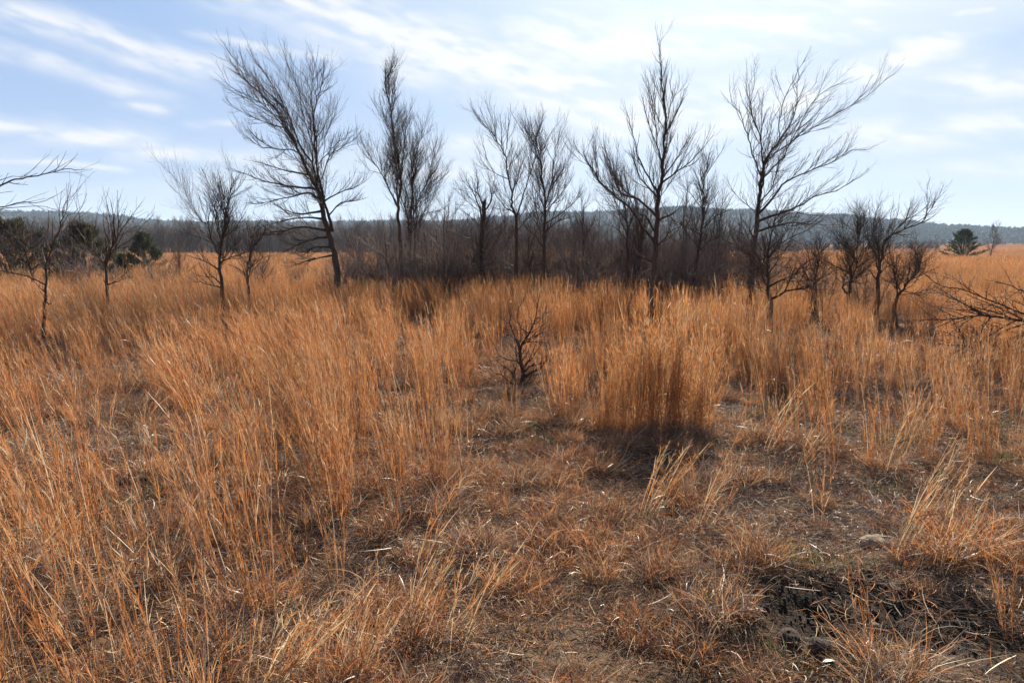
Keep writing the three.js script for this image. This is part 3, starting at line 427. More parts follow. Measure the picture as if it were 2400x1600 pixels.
// cedars
function cedar(seed, h, w, tint, n, gap) {
  const R = rng(seed), root = new THREE.Group(), tr = new MB(), cr = new MB(), br = new MB();
  tr.tube([V3(0, -0.1, 0), V3(0.02, h * 0.4, 0), V3(0, h * 0.95, 0.02)], [0.09 * h / 3, 0.06 * h / 3, 0.01], 7, [0.13, 0.10, 0.085]); tr.mesh('trunk', M.bark, root);
  const nb = Math.round(80 * h / 3), branches = [];
  for (let k = 0; k < nb; k++) {
    const t = 0.04 + 0.95 * (k + R()) / nb, a = k * 2.4 + R(), L = w * 0.62 * (Math.pow(1 - t, 0.7) * 0.95 + 0.07) * (0.65 + 0.5 * R()) * (t < 0.1 ? 0.85 : 1);
    const p = V3(0, t * h, 0), q = whip(p, V3(Math.cos(a), 0.12 + 0.5 * t, Math.sin(a)).normalize(), L, 4, R, { wander: 0.25, up: 0.25 });
    br.tube(q, taper(5, 0.012, 0.004), 3, [0.12, 0.09, 0.07]); branches.push(q);
  }
  br.mesh('branches', M.twig, root);
  for (let k = 0; k < n; k++) {
    const q = branches[Math.floor(R() * nb)], t = gap + (1 - gap) * Math.sqrt(R()), [p, T] = sampleAt(q, t); p.x += (R() - 0.5) * 0.16; p.y += (R() - 0.4) * 0.2; p.z += (R() - 0.5) * 0.16;
    const d = T.clone().multiplyScalar(0.5).add(V3(R() - 0.5, 0.35 + 0.5 * R(), R() - 0.5)).normalize(), L = (0.07 + 0.10 * R()) * Math.max(1, h / 2.2), lw = Math.max(1, h / 2.2), s = randPerp(d, R), tone = 0.6 + 0.8 * R(), mixk = R();
    const c = [lerp(tint[0], tint[3], mixk) * tone, lerp(tint[1], tint[4], mixk) * tone, lerp(tint[2], tint[5], mixk) * tone];
    cr.ribbon([p, p.clone().addScaledVector(d, L * 0.5), p.clone().addScaledVector(d, L)], [0.012 * lw, 0.024 * lw, 0.005], s, c);
  }
  cr.mesh('crown', M.needle, root);
  return root;
}
const GREEN = [0.035, 0.05, 0.022, 0.06, 0.07, 0.025], RUST = [0.075, 0.06, 0.03, 0.05, 0.055, 0.028];
for (const [x, z, h, w, tint, n, gap, label, group] of [
  [-17.9, 33.5, 2.4, 1.9, GREEN, 8000, 0.25, 'compact dark green cedar beside the small vase shaped tree', null],
  [-18.9, 33.2, 1.5, 1.1, GREEN, 3000, 0.3, 'low cedar half hidden against the side of the compact dark cedar', null],
  [-17.1, 23.5, 2.55, 3.6, RUST, 12000, 0.2, 'broad rusty brown cedar behind the curved sapling', null],
  [-14.9, 24, 2.45, 2.6, RUST, 9000, 0.2, 'smaller rusty green cedar between the curved sapling and the vase shaped tree', null],
  [68, 104, 4.6, 5.4, GREEN, 9000, 0.2, 'lone dark cedar out in the open field below the hill slope', null],
]) { const o = cedar(Math.round(h * 100 + w * 31 + z), h, w, tint, n, gap); o.position.set(x, groundY(x, -z), -z); addTop(o, 'cedar_tree'); tag(o, label, 'tree', group); }

// far bare trees: single ones that can be told apart in the field, and the woods that read as one mass
function farTree(seed, h) {
  const R = rng(seed), tr = new MB(), b = new MB(), c = [0.12, 0.098, 0.085];
  const trunk = whip(V3(0, -0.2, 0), V3(0, 1, 0), h * 0.8, 6, R, { wander: 0.16, up: 0.2 }); tr.tube(trunk, taper(7, h * 0.016, 0.03), 5, c);
  for (let k = 0; k < 26; k++) {
    const t = 0.18 + 0.8 * R(), [p] = sampleAt(trunk, t), a = R() * 6.283, d = V3(Math.cos(a), 0.6 + R(), Math.sin(a)).normalize(), L = h * lerp(0.42, 0.2, t) * (0.6 + 0.6 * R()), q = whip(p, d, L, 3, R, { wander: 0.3, up: 0.5 });
    b.tube(q, taper(4, 0.045, 0.015), 3, c);
    for (let j = 0; j < 16; j++) {
      const [p2, T] = sampleAt(q, 0.2 + 0.8 * R()), d2 = T.clone().add(randPerp(T, R).multiplyScalar(0.9)).normalize(), w = whip(p2, d2, L * (0.2 + 0.3 * R()), 2, R, { wander: 0.3, up: 0.4 });
      b.tube(w, taper(3, 0.018, 0.008), 3, c);
    }
  }
  return [tr, b];
}
const farGeos = [1, 2, 3, 4, 5].map((k) => { const [a, b] = farTree(300 + k, 8.5 + (k % 3)); return [a.geometry(), b.geometry()]; });
{
  const R = rng(71), lists = farGeos.map(() => []);
  const belt = (n, x0, x1, z0, z1, s0, s1, tone) => { for (let k = 0; k < n; k++) { const d = lerp(z0, z1, Math.pow(R(), 1.4)), x = lerp(x0, x1, R()) * d, s = lerp(s0, s1, R()), t = tone * (0.8 + 0.4 * R()); lists[k % 5].push([x, groundY(x, -d), -d, R() * 6.28, s, s * (0.85 + 0.3 * R()), s, 0, 0, [t, t * 0.98, t * 0.98]]); } };
  belt(1500, -1.1, 0.12, 165, 260, 0.75, 1.05, 1.2);
  belt(350, 0.08, 0.42, 230, 330, 0.45, 0.75, 1.4);
  belt(160, 0.4, 0.62, 420, 520, 0.45, 0.7, 0.95);
  belt(220, 0.55, 1.1, 640, 760, 0.5, 0.9, 0.9);
  belt(500, -1.1, 1.1, 900, 1100, 0.7, 1.1, 0.9);
  const g = stuffGroup('woods', 'grey brown leafless woods across the far side of the field', 'woods');
  lists.forEach((l, v) => instanced('bare_trees', mergeGeometries(farGeos[v]), M.twig, l, g));
  for (const [x, z, s, label] of [[73.5, 106, 0.62, 'leafless tree leaning out from behind the lone cedar'], [92, 150, 0.4, 'small bare tree in the open field past the lone cedar'], [59, 118, 0.42, 'hazy bare bush in the field on the near side of the lone cedar'], [33, 62, 0.3, 'little bare tree in the field behind the low thorn trees']]) {
    const o = new THREE.Group(), v = Math.round(x) % 5;
    [['trunk', 0], ['crown', 1]].forEach(([n, i]) => { const m = shade(new THREE.Mesh(farGeos[v][i], M.twig)); m.name = n; o.add(m); });
    o.position.set(x, groundY(x, -z), -z); o.scale.setScalar(s); o.rotation.y = x; addTop(o, 'field_tree'); tag(o, label, 'tree');
  }
}

// ---------------------------------------------------------------- grass
const COL = { copper: [0.322, 0.122, 0.037], gold: [0.400, 0.178, 0.057], tan: [0.287, 0.187, 0.103], pale: [0.418, 0.313, 0.187], mauve: [0.135, 0.071, 0.049], grey: [0.174, 0.139, 0.100], green: [0.061, 0.083, 0.022] };
const pick = (R, list) => { let r = R(); for (const [c, w] of list) { if (r < w) return COL[c]; r -= w; } return COL[list[0][0]]; };
const toned = (c, R, s = 0.5) => { const t = 1 - s / 2 + s * R(), h = 1 + (R() - 0.5) * 0.1; return [c[0] * t, c[1] * t * h, c[2] * t * h]; };
function blade(b, p, d, L, w, segs, curl, R, c, tipW = 0.25, gloss = false) {     // curl: Vector3 pulled at along the length
  const pts = [p.clone()], dir = d.clone(), side = randPerp(d, R), ws = [w * 0.7];
  for (let k = 0; k < segs; k++) { dir.addScaledVector(curl, 1 / segs).normalize(); pts.push(pts[k].clone().addScaledVector(dir, L / segs)); const t = (k + 1) / segs; ws.push(w * (t < 0.55 ? 1 : lerp(1, tipW, (t - 0.55) / 0.45))); }
  b.ribbon(pts, ws, side, c, gloss); return pts;
}
function tallBunch(seed, n, o) {                                  // a bunch of flowering stems with clasping and curled leaves; its stuff is split by gloss
  const R = rng(seed), b = new MB();
  for (let k = 0; k < n; k++) {
    const a = R() * 6.283, rr = o.r * Math.sqrt(R()), p = V3(Math.cos(a) * rr, -0.03, Math.sin(a) * rr), h = o.h * (0.55 + 0.55 * R());
    const sp = o.spread * (0.3 + R()), d = V3(Math.cos(a) * sp * (0.4 + R()) + (R() - 0.5) * 0.1, 1, Math.sin(a) * sp * (0.4 + R()) + (R() - 0.5) * 0.1).normalize();
    const base = pick(R, o.mix ?? [['copper', 0.46], ['gold', 0.32], ['tan', 0.1], ['mauve', 0.08], ['pale', 0.04]]), curl = V3((R() - 0.5) * 0.22 + o.bend[0] * (0.5 + R()), -0.03 - Math.abs(o.bend[0]) * 0.3, (R() - 0.5) * 0.22 + o.bend[1]);
    const snap = R() < 0.09, tone = toned(base, R), pts = blade(b, p, d, snap ? h * (0.35 + 0.3 * R()) : h, o.w * (0.8 + 0.5 * R()), 6, curl, R, tone, snap ? 0.9 : 0.5);
    if (snap) blade(b, pts[6], V3(R() - 0.65, -0.25 + 0.3 * R(), R() - 0.5).normalize(), h * (0.25 + 0.3 * R()), o.w, 3, V3(0, -0.4, 0), R, tone, 0.4);
    for (let j = 0; j < o.leaves; j++) {
      const low = j < o.leaves * 0.45, t = low ? 0.04 + 0.42 * R() : 0.3 + 0.6 * R(), [q, T] = sampleAt(pts, t), hug = R() < (low ? 0.2 : 0.85), an = hug ? 0.06 + 0.2 * R() : 0.35 + 0.6 * R();
      const dl = T.clone().multiplyScalar(Math.cos(an)).addScaledVector(randPerp(T, R), Math.sin(an)).normalize();
      const cl = hug ? V3((R() - 0.5) * 0.3, 0, (R() - 0.5) * 0.3) : V3((R() - 0.5) * 1.6, -1.3 * R(), (R() - 0.5) * 1.6);
      blade(b, q, dl, (hug ? 0.11 + 0.14 * R() : 0.06 + 0.12 * R()) * o.lf, o.w * (0.9 + 0.7 * R()), hug ? 2 : 3, cl, R, toned(pick(R, hug ? [['copper', 0.4], ['gold', 0.45], ['pale', 0.15]] : [['copper', 0.38], ['tan', 0.17], ['mauve', 0.45]]), R), 0.2, R() < 0.2);
    }
    for (let j = 0; j < o.seeds; j++) {
      const [q, T] = sampleAt(pts, 0.58 + 0.42 * R()), dl = T.clone().addScaledVector(randPerp(T, R), 0.28 + 0.3 * R()).normalize();
      blade(b, q, dl, 0.03 + 0.045 * R(), o.w * (0.7 + 0.5 * R()), 2, V3((R() - 0.5) * 0.8, 0.1, (R() - 0.5) * 0.8), R, toned(pick(R, [['gold', 0.5], ['copper', 0.25], ['pale', 0.25]]), R), 0.3);
    }
  }
  return b.geometry();
}
function shortTuft(seed, n, h, o) {                               // curled basal leaves
  const R = rng(seed), b = new MB();
  for (let k = 0; k < n; k++) {
    const a = R() * 6.283, rr = o.r * Math.sqrt(R()), c = R() * 6.283, out = (0.2 + 0.9 * R()) * o.open, p = V3(Math.cos(a) * rr, -0.015, Math.sin(a) * rr);
    const dir = V3((Math.cos(a) * 0.55 + Math.cos(c) * 0.6) * out, 1, (Math.sin(a) * 0.55 + Math.sin(c) * 0.6) * out).normalize(), L = h * (0.35 + 0.95 * R() * R() + 0.2 * R()), w = o.w * (0.7 + 0.8 * R());
    const pts = [p], ws = [w * 0.7], bend = V3((R() - 0.5) * o.curl, -o.curl * (0.15 + 0.55 * R()), (R() - 0.5) * o.curl), turn = V3((R() - 0.5) * o.curl, (R() - 0.4) * o.curl, (R() - 0.5) * o.curl), segs = 6;
    for (let q = 0; q < segs; q++) { dir.addScaledVector(bend, 1 / segs).normalize(); bend.addScaledVector(turn, 0.45); pts.push(pts[q].clone().addScaledVector(dir, L / segs)); ws.push(w * (q < 3 ? 1 : lerp(1, 0.15, (q - 2) / 3))); }
    b.ribbon(pts, ws, randPerp(dir, R), toned(pick(R, o.mix), R, 0.7), R() < 0.22);
  }
  return b.geometry();
}
function litter(seed, n, size, mix, wide) {                       // dead blades lying about
  const R = rng(seed), b = new MB();
  for (let k = 0; k < n; k++) {
    const p = V3((R() - 0.5) * size, 0.004 + 0.035 * R() * R(), (R() - 0.5) * size), a = R() * 6.283, d = V3(Math.cos(a), (R() - 0.35) * 0.5, Math.sin(a)).normalize();
    blade(b, p, d, 0.05 + 0.14 * R() * R() * wide, (0.0016 + 0.0019 * R()) * Math.sqrt(wide), 4, V3((R() - 0.5) * 2.4, (R() - 0.65) * 0.7, (R() - 0.5) * 2.4), R, toned(pick(R, mix), R, 0.6), 0.3);
  }
  return b.geometry();
}
const nearOpt = { r: 0.10, h: 0.92, spread: 0.16, w: 0.0031, leaves: 8, lf: 1, seeds: 9, bend: [0, 0] };
const uprightG = [0, 1, 2, 3, 4, 5].map((k) => tallBunch(400 + k, 26 + 6 * (k % 3), nearOpt));
const thinG = [0, 1, 2, 3, 4, 5].map((k) => tallBunch(420 + k, 5 + k, { ...nearOpt, r: 0.05, spread: 0.1, leaves: 9, seeds: 12, bend: [-0.06, 0] }));
const sweptG = [0, 1, 2, 3, 4, 5].map((k) => tallBunch(440 + k, 22 + 5 * (k % 3), { ...nearOpt, spread: 0.12, bend: [-0.42, 0] }));
const farG = [0, 1, 2, 3].map((k) => tallBunch(460 + k, 26, { ...nearOpt, r: 0.28, w: 0.009, leaves: 3, lf: 1.5, seeds: 4 }));
const fieldG = [0, 1, 2].map((k) => tallBunch(470 + k, 150, { ...nearOpt, r: 3.2, w: 0.045, leaves: 2, lf: 2.5, seeds: 0, spread: 0.3 }));
const tuftMix = [['copper', 0.27], ['tan', 0.27], ['mauve', 0.28], ['gold', 0.10], ['pale', 0.08]];
const tuftG = [0, 1, 2, 3, 4, 5, 6, 7].map((k) => shortTuft(500 + k, 270 + 60 * (k % 3), 0.115 + 0.016 * k, { r: 0.06 + 0.016 * (k % 5), open: 0.7 + 0.1 * (k % 4), curl: 2.0 + 0.4 * (k % 3), w: 0.0023, mix: tuftMix }));
const matG = [0, 1, 2, 3].map((k) => shortTuft(520 + k, 300, 0.12, { r: 0.2, open: 1.8, curl: 2.6, w: 0.0026, mix: [['tan', 0.34], ['copper', 0.22], ['mauve', 0.22], ['pale', 0.1], ['grey', 0.12]] }));
const greenG = [0, 1, 2].map((k) => shortTuft(530 + k, 70, 0.15, { r: 0.12, open: 0.9, curl: 1.4, w: 0.003, mix: [['green', 0.8], ['tan', 0.2]] }));
const clumpG = [0, 1, 2, 3].map((k) => tallBunch(480 + k, 46, { ...nearOpt, r: 0.15, h: 1.0, spread: 0.13, leaves: 5, seeds: 12, mix: [['gold', 0.62], ['copper', 0.3], ['pale', 0.08]] }));
const paleG = [0, 1, 2].map((k) => tallBunch(485 + k, 9, { ...nearOpt, r: 0.05, h: 0.8, spread: 0.12, w: 0.0042, leaves: 7, bend: [0.3, 0], mix: [['pale', 0.7], ['tan', 0.3]] }));
const litterG = [0, 1, 2, 3].map((k) => litter(540 + k, 330, 0.5, [['tan', 0.26], ['mauve', 0.34], ['copper', 0.14], ['pale', 0.06], ['grey', 0.2]], 1));
const strawG = [0, 1, 2].map((k) => litter(550 + k, 30, 0.6, [['pale', 0.7], ['tan', 0.3]], 2.6));

const ell = (x, d, cx, cd, rx, rd) => Math.hypot((x - cx) / rx, (d - cd) / rd);
const bare = (x, d) => Math.max(1 - sstep(0.7, 1.15, ell(x, d, HOLE[0], HOLE[1], 0.6, 0.38)), 0.55 * (1 - sstep(0.5, 1.1, ell(x, d, 0.05, 3.15, 0.75, 0.75))), 0.6 * (1 - sstep(0.6, 1.1, ell(x, d, 1.4, 5.35, 0.95, 0.5))), 0.35 * (1 - sstep(0.5, 1.2, ell(x, d, 2.2, 3.9, 0.8, 0.5))), 0.4 * (1 - sstep(0.5, 1.1, ell(x, d, 0.9, 2.6, 0.6, 0.4))));
const clumpZone = (x, d) => ell(x, d, 1.3, 6.2, 0.85, 0.75) < 1;
function tallAt(x, d) {                                           // [bunches per square metre, height factor, share of thin bunches]
  const n = fbm(x * 0.55 + 13, d * 0.4 + 5, 3), u = x / d;
  if (d > 9) {
    let k = 0.7 + 6.5 * sstep(0.36, 0.6, n), h = 0.74 + 0.5 * n;
    if (u > 0.42 && d < 14) { k *= 0.55; h *= 0.78; }
    if (ell(x, d, 5.6, 10.3, 1.8, 0.9) < 1) { k *= 0.3; h *= 0.7; }
    if (u > 0.48 && d > 14) h *= 0.85;
    return [k, h, 0.25];
  }
  let k = 0.7, h = 0.62, thin = 1;
  const add = (w, dens, hh, th) => { if (w > 0 && w * dens > k) { k = w * dens; h = hh; thin = th; } };
  add(sstep(5.0, 7.6, d + u * -1.6) * (u < 0.12 ? 1 : 0) * sstep(0.2, 0.5, n), 7.5, 0.92, 0.45);
  add((1 - sstep(0.6, 1.15, ell(x, d, -1.25, 4.75, 0.85, 0.95))), 14, 0.92, 0.75);
  add((1 - sstep(0.5, 1.1, ell(x, d, -0.9, 3.4, 0.6, 0.4))), 4.5, 0.62, 1);
  add((1 - sstep(0.6, 1.2, ell(x, d, -0.35, 5.1, 0.45, 0.4))), 8, 0.8, 0.9);
  add(sstep(-0.36, -0.5, u) * (d < 3.9 ? 1 : 0), 14, 0.92, 0.85);
  add(sstep(-0.40, -0.52, u) * (d < 5.2 ? 1 : 0), 3, 0.7, 1);
  add((1 - sstep(0.5, 1.1, ell(x, d, -0.55, 2.5, 0.35, 0.22))), 11, 0.5, 1);
  add(sstep(0.30, 0.42, u) * sstep(4.3, 5.6, d), 6.5, 0.66, 0.8);
  add(sstep(7.2, 8.2, d), 7, 0.85, 0.5);
  add((1 - sstep(0.6, 1.1, ell(x, d, 1.15, 4.6, 0.35, 0.35))), 3.5, 0.6, 1);
  if (ell(x, d, -3.3, 6.6, 1.25, 0.55) < 1) { k *= 0.16; }
  if (ell(x, d, -2.5, 5.4, 0.8, 0.4) < 1) { k *= 0.25; }
  if (ell(x, d, 0.02, 7.4, 0.55, 1.1) < 1) { k *= 0.5; h *= 0.62; }
  if (ell(x, d, -3.6, 5.3, 0.7, 0.25) < 1) k *= 0.1;
  k *= 1 - 0.9 * bare(x, d);
  return [k, h, thin];
}
{
  const R = rng(81), up = uprightG.map(() => []), thin = thinG.map(() => []), sw = sweptG.map(() => []), far = farG.map(() => []), field = fieldG.map(() => []);
  const spread = (d0, d1, per, put) => {                           // jittered strips of equal depth
    let d = d0;
    while (d < d1) {
      const st = Math.sqrt(1 / per), w = 0.82 * d + 2.5, n = Math.ceil(2 * w / st);
      for (let k = 0; k < n; k++) put(-w + 2 * w * (k + R()) / n, d + (R() - 0.5) * 1.6 * st);
      d += st;
    }
  };
  const tint = (x, d, straw = 0.65) => { const t = fbm(x * 0.3 + 70, d * 0.2 + 1, 3), q = 0.72 + 0.5 * t + (R() - 0.5) * 0.3, w = clamp(1.7 * (fbm(x * 0.7 + 5, d * 0.7 + 33, 3) - 0.42) + (R() - 0.5) * 0.7, 0, 1) * straw; return [q * (1 - 0.06 * w), q * (0.97 + 0.2 * w), q * (0.95 + 0.6 * w)]; };
  spread(1.9, 42, 14, (x, d) => {
    const [k, h, th] = tallAt(x, d);
    if (R() * 14 > k || d < 1.9 || clumpZone(x, d)) return;
    const z = -d, s = h * (0.8 + 0.4 * R()), y = surfaceY(x, z), lean = lerp(-0.05, -0.26, sstep(0.5, -3.5, x + 0.12 * d * 0)) * (0.4 + R()) * sstep(30, 8, d) + (R() - 0.5) * 0.12, e = [x, y, z, R() * 6.28, s * 0.95, s, s * 0.95, (R() - 0.5) * 0.14, -lean, tint(x, d)];
    if (R() < th) { e[3] = (R() - 0.5) * 2; thin[Math.floor(R() * 6)].push(e); }
    else if (x < 0.3 && R() < 0.55 * sstep(0.5, -3, x)) { e[3] = (R() - 0.5) * 1.2; e[8] *= 0.5; sw[Math.floor(R() * 6)].push(e); }
    else up[Math.floor(R() * 6)].push(e);
  });
  spread(42, 95, 3.4, (x, d) => { const n = fbm(x * 0.2 + 3, d * 0.2, 3); if (R() > sstep(0.15, 0.5, n)) return; const s = 0.75 + 0.4 * R(); far[Math.floor(R() * 4)].push([x, groundY(x, -d), -d, R() * 6.28, s, s * (0.8 + 0.4 * n), s, 0, (R() - 0.3) * 0.2, tint(x, d)]); });
  spread(95, 230, 1.3, (x, d) => { const n = fbm(x * 0.08 + 3, d * 0.08, 3); if (R() > sstep(0.1, 0.45, n)) return; const s = 1.0 + 0.5 * R(); far[Math.floor(R() * 4)].push([x, groundY(x, -d), -d, R() * 6.28, s * 1.3, s * 0.8, s * 1.3, 0, 0, tint(x * 0.3, d * 0.3)]); });
  spread(230, 1120, 0.03, (x, d) => { field[Math.floor(R() * 3)].push([x, groundY(x, -d), -d, R() * 6.28, 1, 1 + 0.3 * R(), 1, 0, 0, tint(x * 0.1, d * 0.1)]); });
  const pale = paleG.map(() => []);
  for (const [cx, cd, n, sp] of [[-0.72, 2.45, 7, 0.28], [-0.35, 2.75, 4, 0.25], [2.5, 3.5, 4, 0.4], [-2.2, 3.1, 5, 0.7], [0.6, 4.0, 3, 0.6], [-3.2, 6.9, 8, 1.0], [2.9, 5.2, 4, 0.8]]) for (let k = 0; k < n; k++) { const x = cx + (R() - 0.5) * 2 * sp, d = cd + (R() - 0.5) * sp, q = 0.55 + 0.4 * R(); pale[k % 3].push([x, surfaceY(x, -d), -d, (R() - 0.5) * 1.6, q, q, q, (R() - 0.5) * 0.3, -0.12 - 0.3 * R(), null]); }
  const a = stuffGroup('tall_grass', 'tall orange bluestem grass standing in dry bunches over the prairie', 'grass');
  up.forEach((l, v) => instanced('upright_bunches', uprightG[v], glossy(), l, a));
  thin.forEach((l, v) => instanced('thin_bunches', thinG[v], glossy(), l, a));
  sw.forEach((l, v) => instanced('swept_bunches', sweptG[v], glossy(), l, a));
  pale.forEach((l, v) => instanced('pale_stalks', paleG[v], glossy(), l, a));
  const b = stuffGroup('field_grass', 'orange grass of the open field behind the trees, up to the woods', 'grass');
  far.forEach((l, v) => instanced('field_bunches', farG[v], glossy(), l, b));
  field.forEach((l, v) => instanced('field_patches', fieldG[v], glossy(), l, b));

  const tufts = tuftG.map(() => []), mats = matG.map(() => []), greens = greenG.map(() => []), lit = litterG.map(() => []), straw = strawG.map(() => []);
  const put = (l, x, d, s, sy, t) => { const z = -d; l[Math.floor(R() * l.length)].push([x, surfaceY(x, z), z, R() * 6.28, s, sy, s, (R() - 0.5) * 0.2, (R() - 0.5) * 0.2, t]); };
  spread(1.8, 11, 30, (x, d) => {
    const n = fbm(x * 1.1 + 3, d * 1.1 + 90, 3), k = sstep(0.34, 0.60, n) * 15 * (1 - 0.96 * bare(x, d)) + 0.8 * (1 - bare(x, d));
    if (R() * 22 < k && soilDark(x, -d) < 0.3 + 0.8 * (R() < 0.14)) { const s = 0.7 + 0.7 * R() + 0.8 * (n - 0.45); put(tufts, x, d, s, s * (0.8 + 0.4 * R()), tint(x * 3, d * 3, 1)); }
    if (soilDark(x, -d) < 0.3 && R() * 20 < 17 * (1 - 0.85 * bare(x, d)) * sstep(0.24, 0.56, fbm(x * 1.7 + 60, d * 1.7, 3))) put(mats, x, d, 0.7 + 0.5 * R(), 0.5 + 0.6 * R(), tint(x * 2, d * 2, 1));
    const gn = fbm(x * 0.8 + 41, d * 0.8 + 17, 3) + 0.3 * (1 - sstep(0.4, 1, ell(x, d, -0.75, 4.3, 0.75, 0.6))) + 0.22 * (1 - sstep(0.5, 1, ell(x, d, 1.5, 5.9, 0.7, 0.4))) - soilDark(x, -d);
    if (R() < 0.4 * sstep(0.54, 0.72, gn)) put(greens, x, d, 0.6 + 0.6 * R(), 0.5 + 0.6 * R(), null);
  });
  spread(11, 26, 4, (x, d) => { if (R() < 0.6) { const s = 0.9 + 0.7 * R(); put(tufts, x, d, s, s, tint(x, d)); } });
  spread(1.8, 9, 10, (x, d) => { const q = bare(x, d), hole = soilDark(x, -d); if (R() < (hole > 0.4 ? 0.5 : 1 - 0.35 * q)) put(lit, x, d, 0.8 + 0.5 * R(), 0.8 + 0.7 * R(), tint(x * 2, d * 2, 1)); });
  spread(9, 20, 4, (x, d) => put(lit, x, d, 1.4, 1.6, tint(x, d)));
  spread(1.8, 9, 9, (x, d) => { const w = 0.10 + 0.5 * (1 - sstep(0.5, 1.1, ell(x, d, 2.2, 2.7, 0.7, 0.5))) + 0.5 * (1 - sstep(0.5, 1.1, ell(x, d, -0.75, 2.5, 0.5, 0.35))) + 0.4 * (1 - sstep(0.5, 1.1, ell(x, d, -3.2, 6.4, 1.2, 0.6))) + 0.25 * (1 - sstep(0.5, 1.1, ell(x, d, -0.9, 3.7, 0.6, 0.5))); if (R() < w) put(straw, x, d, 0.8 + 0.6 * R(), 0.8 + 1.2 * R(), null); });
  const c = stuffGroup('short_grass', 'short curled copper grass tufts and matted leaves on the soil', 'grass');
  tufts.forEach((l, v) => instanced('curled_tufts', tuftG[v], glossy(), l, c));
  mats.forEach((l, v) => instanced('matted_tufts', matG[v], glossy(), l, c));
  const g = stuffGroup('green_grass', 'fresh green blades growing low between the dead grass', 'grass');
  greens.forEach((l, v) => instanced('green_blades', greenG[v], glossy(), l, g));
  const s = stuffGroup('grass_litter', 'dead grass blades and pale straw lying on the ground', 'straw');
  lit.forEach((l, v) => instanced('dead_blades', litterG[v], M.thatch, l, s));
  straw.forEach((l, v) => instanced('pale_straw', strawG[v], M.straw, l, s));
}

// the one big clump that stands out before the trees
{
  const root = new THREE.Group(), X = 1.28, Z = -6.3;
  root.position.set(X, surfaceY(X, Z), Z);
  const R = rng(91);
  const put = (n, dx, dz, rx, h) => {
    for (let k = 0; k < n; k++) {
      const a = R() * 6.283, rr = Math.sqrt(R()), m = shade(new THREE.Mesh(clumpG[k % 4], glossy())), s = h * (0.85 + 0.3 * R());
      m.position.set(dx + Math.cos(a) * rr * rx, surfaceY(X + dx, Z + dz) - root.position.y - 0.01, dz + Math.sin(a) * rr * rx * 0.7); m.rotation.set((R() - 0.5) * 0.12, R() * 6.28, -dx * 0.4 + (R() - 0.5) * 0.16); m.scale.set(s, s, s);
      m.name = 'bunch'; root.add(m);
    }
  };
  put(5, 0.1, 0, 0.2, 1.2); put(3, -0.26, 0.05, 0.2, 0.84); put(4, 0.36, 0.05, 0.2, 0.9); put(2, 0.58, 0.1, 0.16, 0.68); put(2, -0.44, 0.12, 0.14, 0.58);
  addTop(root, 'grass_clump'); tag(root, 'big dense clump of glowing orange grass, taller than the grass around it', 'grass clump');
}

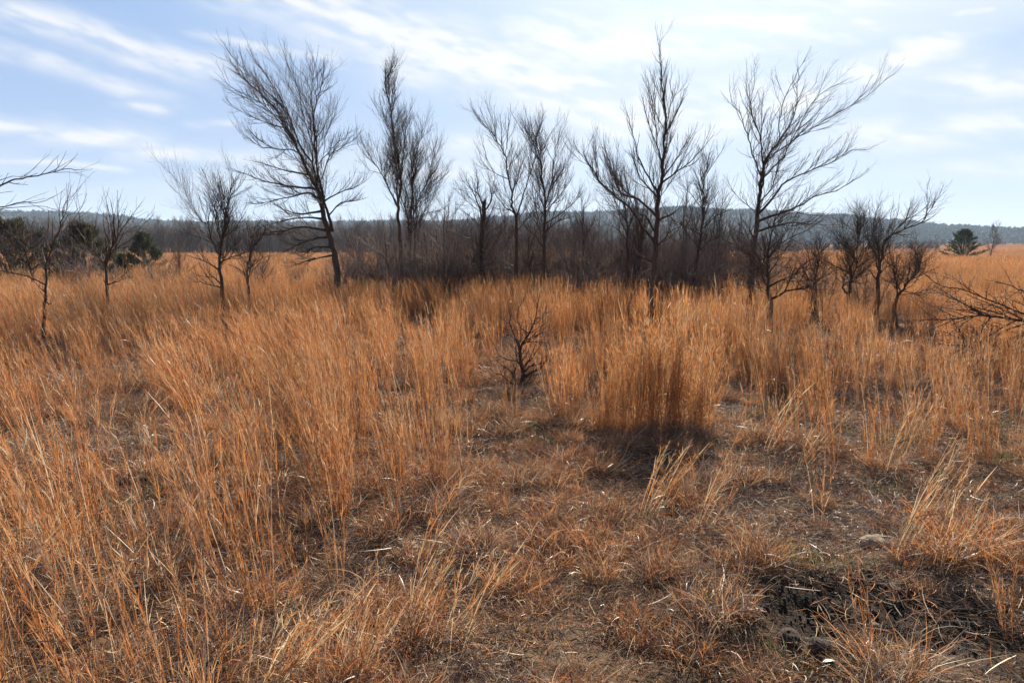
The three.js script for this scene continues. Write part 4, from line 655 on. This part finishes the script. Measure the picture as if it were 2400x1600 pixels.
// stone, clods and dry leaf about the dug hole
function lump(seed, r, sy, rough, mat, name) {
  const g = new THREE.IcosahedronGeometry(r, 4), p = g.attributes.position, o = seed * 13.7;
  for (let k = 0; k < p.count; k++) { const x = p.getX(k), y = p.getY(k), z = p.getZ(k), f = 1 + rough * (fbm(x / r * 1.3 + o, y / r * 1.3 + z / r * 1.7 + o, 4) - 0.5) * 2; p.setXYZ(k, x * f, y * f * sy, z * f); }
  g.computeVertexNormals();
  const m = shade(new THREE.Mesh(g, mat)); return addTop(m, name);
}
{
  const R = rng(47), geo = [0, 1, 2].map((v) => { const g = new THREE.IcosahedronGeometry(1, 2), p = g.attributes.position; for (let k = 0; k < p.count; k++) { const x = p.getX(k), y = p.getY(k), z = p.getZ(k), f = 1 + (fbm(x * 1.4 + v * 9, y * 1.4 + z * 2.1, 3) - 0.5) * 1.1; p.setXYZ(k, x * f, y * f * 0.75, z * f); } g.computeVertexNormals(); return g; });
  const lists = [[], [], []];
  for (let k = 0; k < 1500; k++) { const a = R() * 6.283, q = Math.sqrt(R()) * 1.25, x = HOLE[0] + Math.cos(a) * q * 0.75, d = HOLE[1] + Math.sin(a) * q * 0.5; if (soilDark(x, -d) < 0.35 || d < 2.2) continue; const r = 0.003 + 0.013 * R() * R() * R() + 0.002 * R(), t = 0.6 + 0.9 * R(); lists[k % 3].push([x, surfaceY(x, -d) + r * 0.3, -d, R() * 6.28, r, r, r, R() * 3, R() * 3, [0.034 * t, 0.024 * t, 0.017 * t]]); }
  const g = stuffGroup('soil_crumbs', 'black crumbs of loose earth about the dug hole', 'soil');
  const mat = new THREE.MeshPhysicalMaterial({ roughness: 0.9, specularIntensity: 0.3 });
  lists.forEach((l, v) => instanced('crumbs', geo[v], mat, l, g));
}
const stoneMat = new THREE.MeshStandardMaterial({ color: new THREE.Color().setRGB(0.26, 0.19, 0.12), map: soilTone, bumpMap: soilBump, bumpScale: 0.006, roughness: 0.95 });
const clodMat = new THREE.MeshStandardMaterial({ color: new THREE.Color().setRGB(0.075, 0.042, 0.026), map: soilTone, bumpMap: soilBump, bumpScale: 0.01, roughness: 1 });
{ const m = lump(1, 0.10, 0.42, 0.5, stoneMat, 'stone'); m.position.set(2.14, surfaceY(2.14, -3.8) + 0.005, -3.8); m.scale.set(1.2, 1, 0.7); tag(m, 'flat tan stone half sunk among the short grass', 'stone'); }
for (const [x, d, r, label] of [[1.23, 2.83, 0.058, 'larger of two round brown clods beside the dug hole'], [1.33, 2.76, 0.045, 'smaller of two round brown clods beside the dug hole'], [1.68, 2.96, 0.028, 'small tan pebble of clay in the black soil of the hole']]) { const m = lump(x * 9, r, 0.8, 0.35, r < 0.03 ? stoneMat : clodMat, r < 0.03 ? 'pebble' : 'dirt_clod'); m.position.set(x, surfaceY(x, -d) + r * 0.35, -d); tag(m, label, r < 0.03 ? 'pebble' : 'clod'); }
{
  const b = new MB(), x = 1.32, d = 2.64, R = rng(7);
  b.ribbon([V3(-0.03, 0.01, 0), V3(-0.01, 0.022, 0.004), V3(0.012, 0.02, 0), V3(0.03, 0.012, -0.004)], [0.004, 0.03, 0.026, 0.003], V3(0.2, 0.25, 0.95).normalize(), [0.3, 0.27, 0.22]);
  const m = b.mesh('dry_leaf', M.straw); m.position.set(x, surfaceY(x, -d) + 0.03, -d); addTop(m, 'dry_leaf'); tag(m, 'curled whitish dry leaf lying just below the two clods', 'leaf');
}

renderer.render(scene, camera);
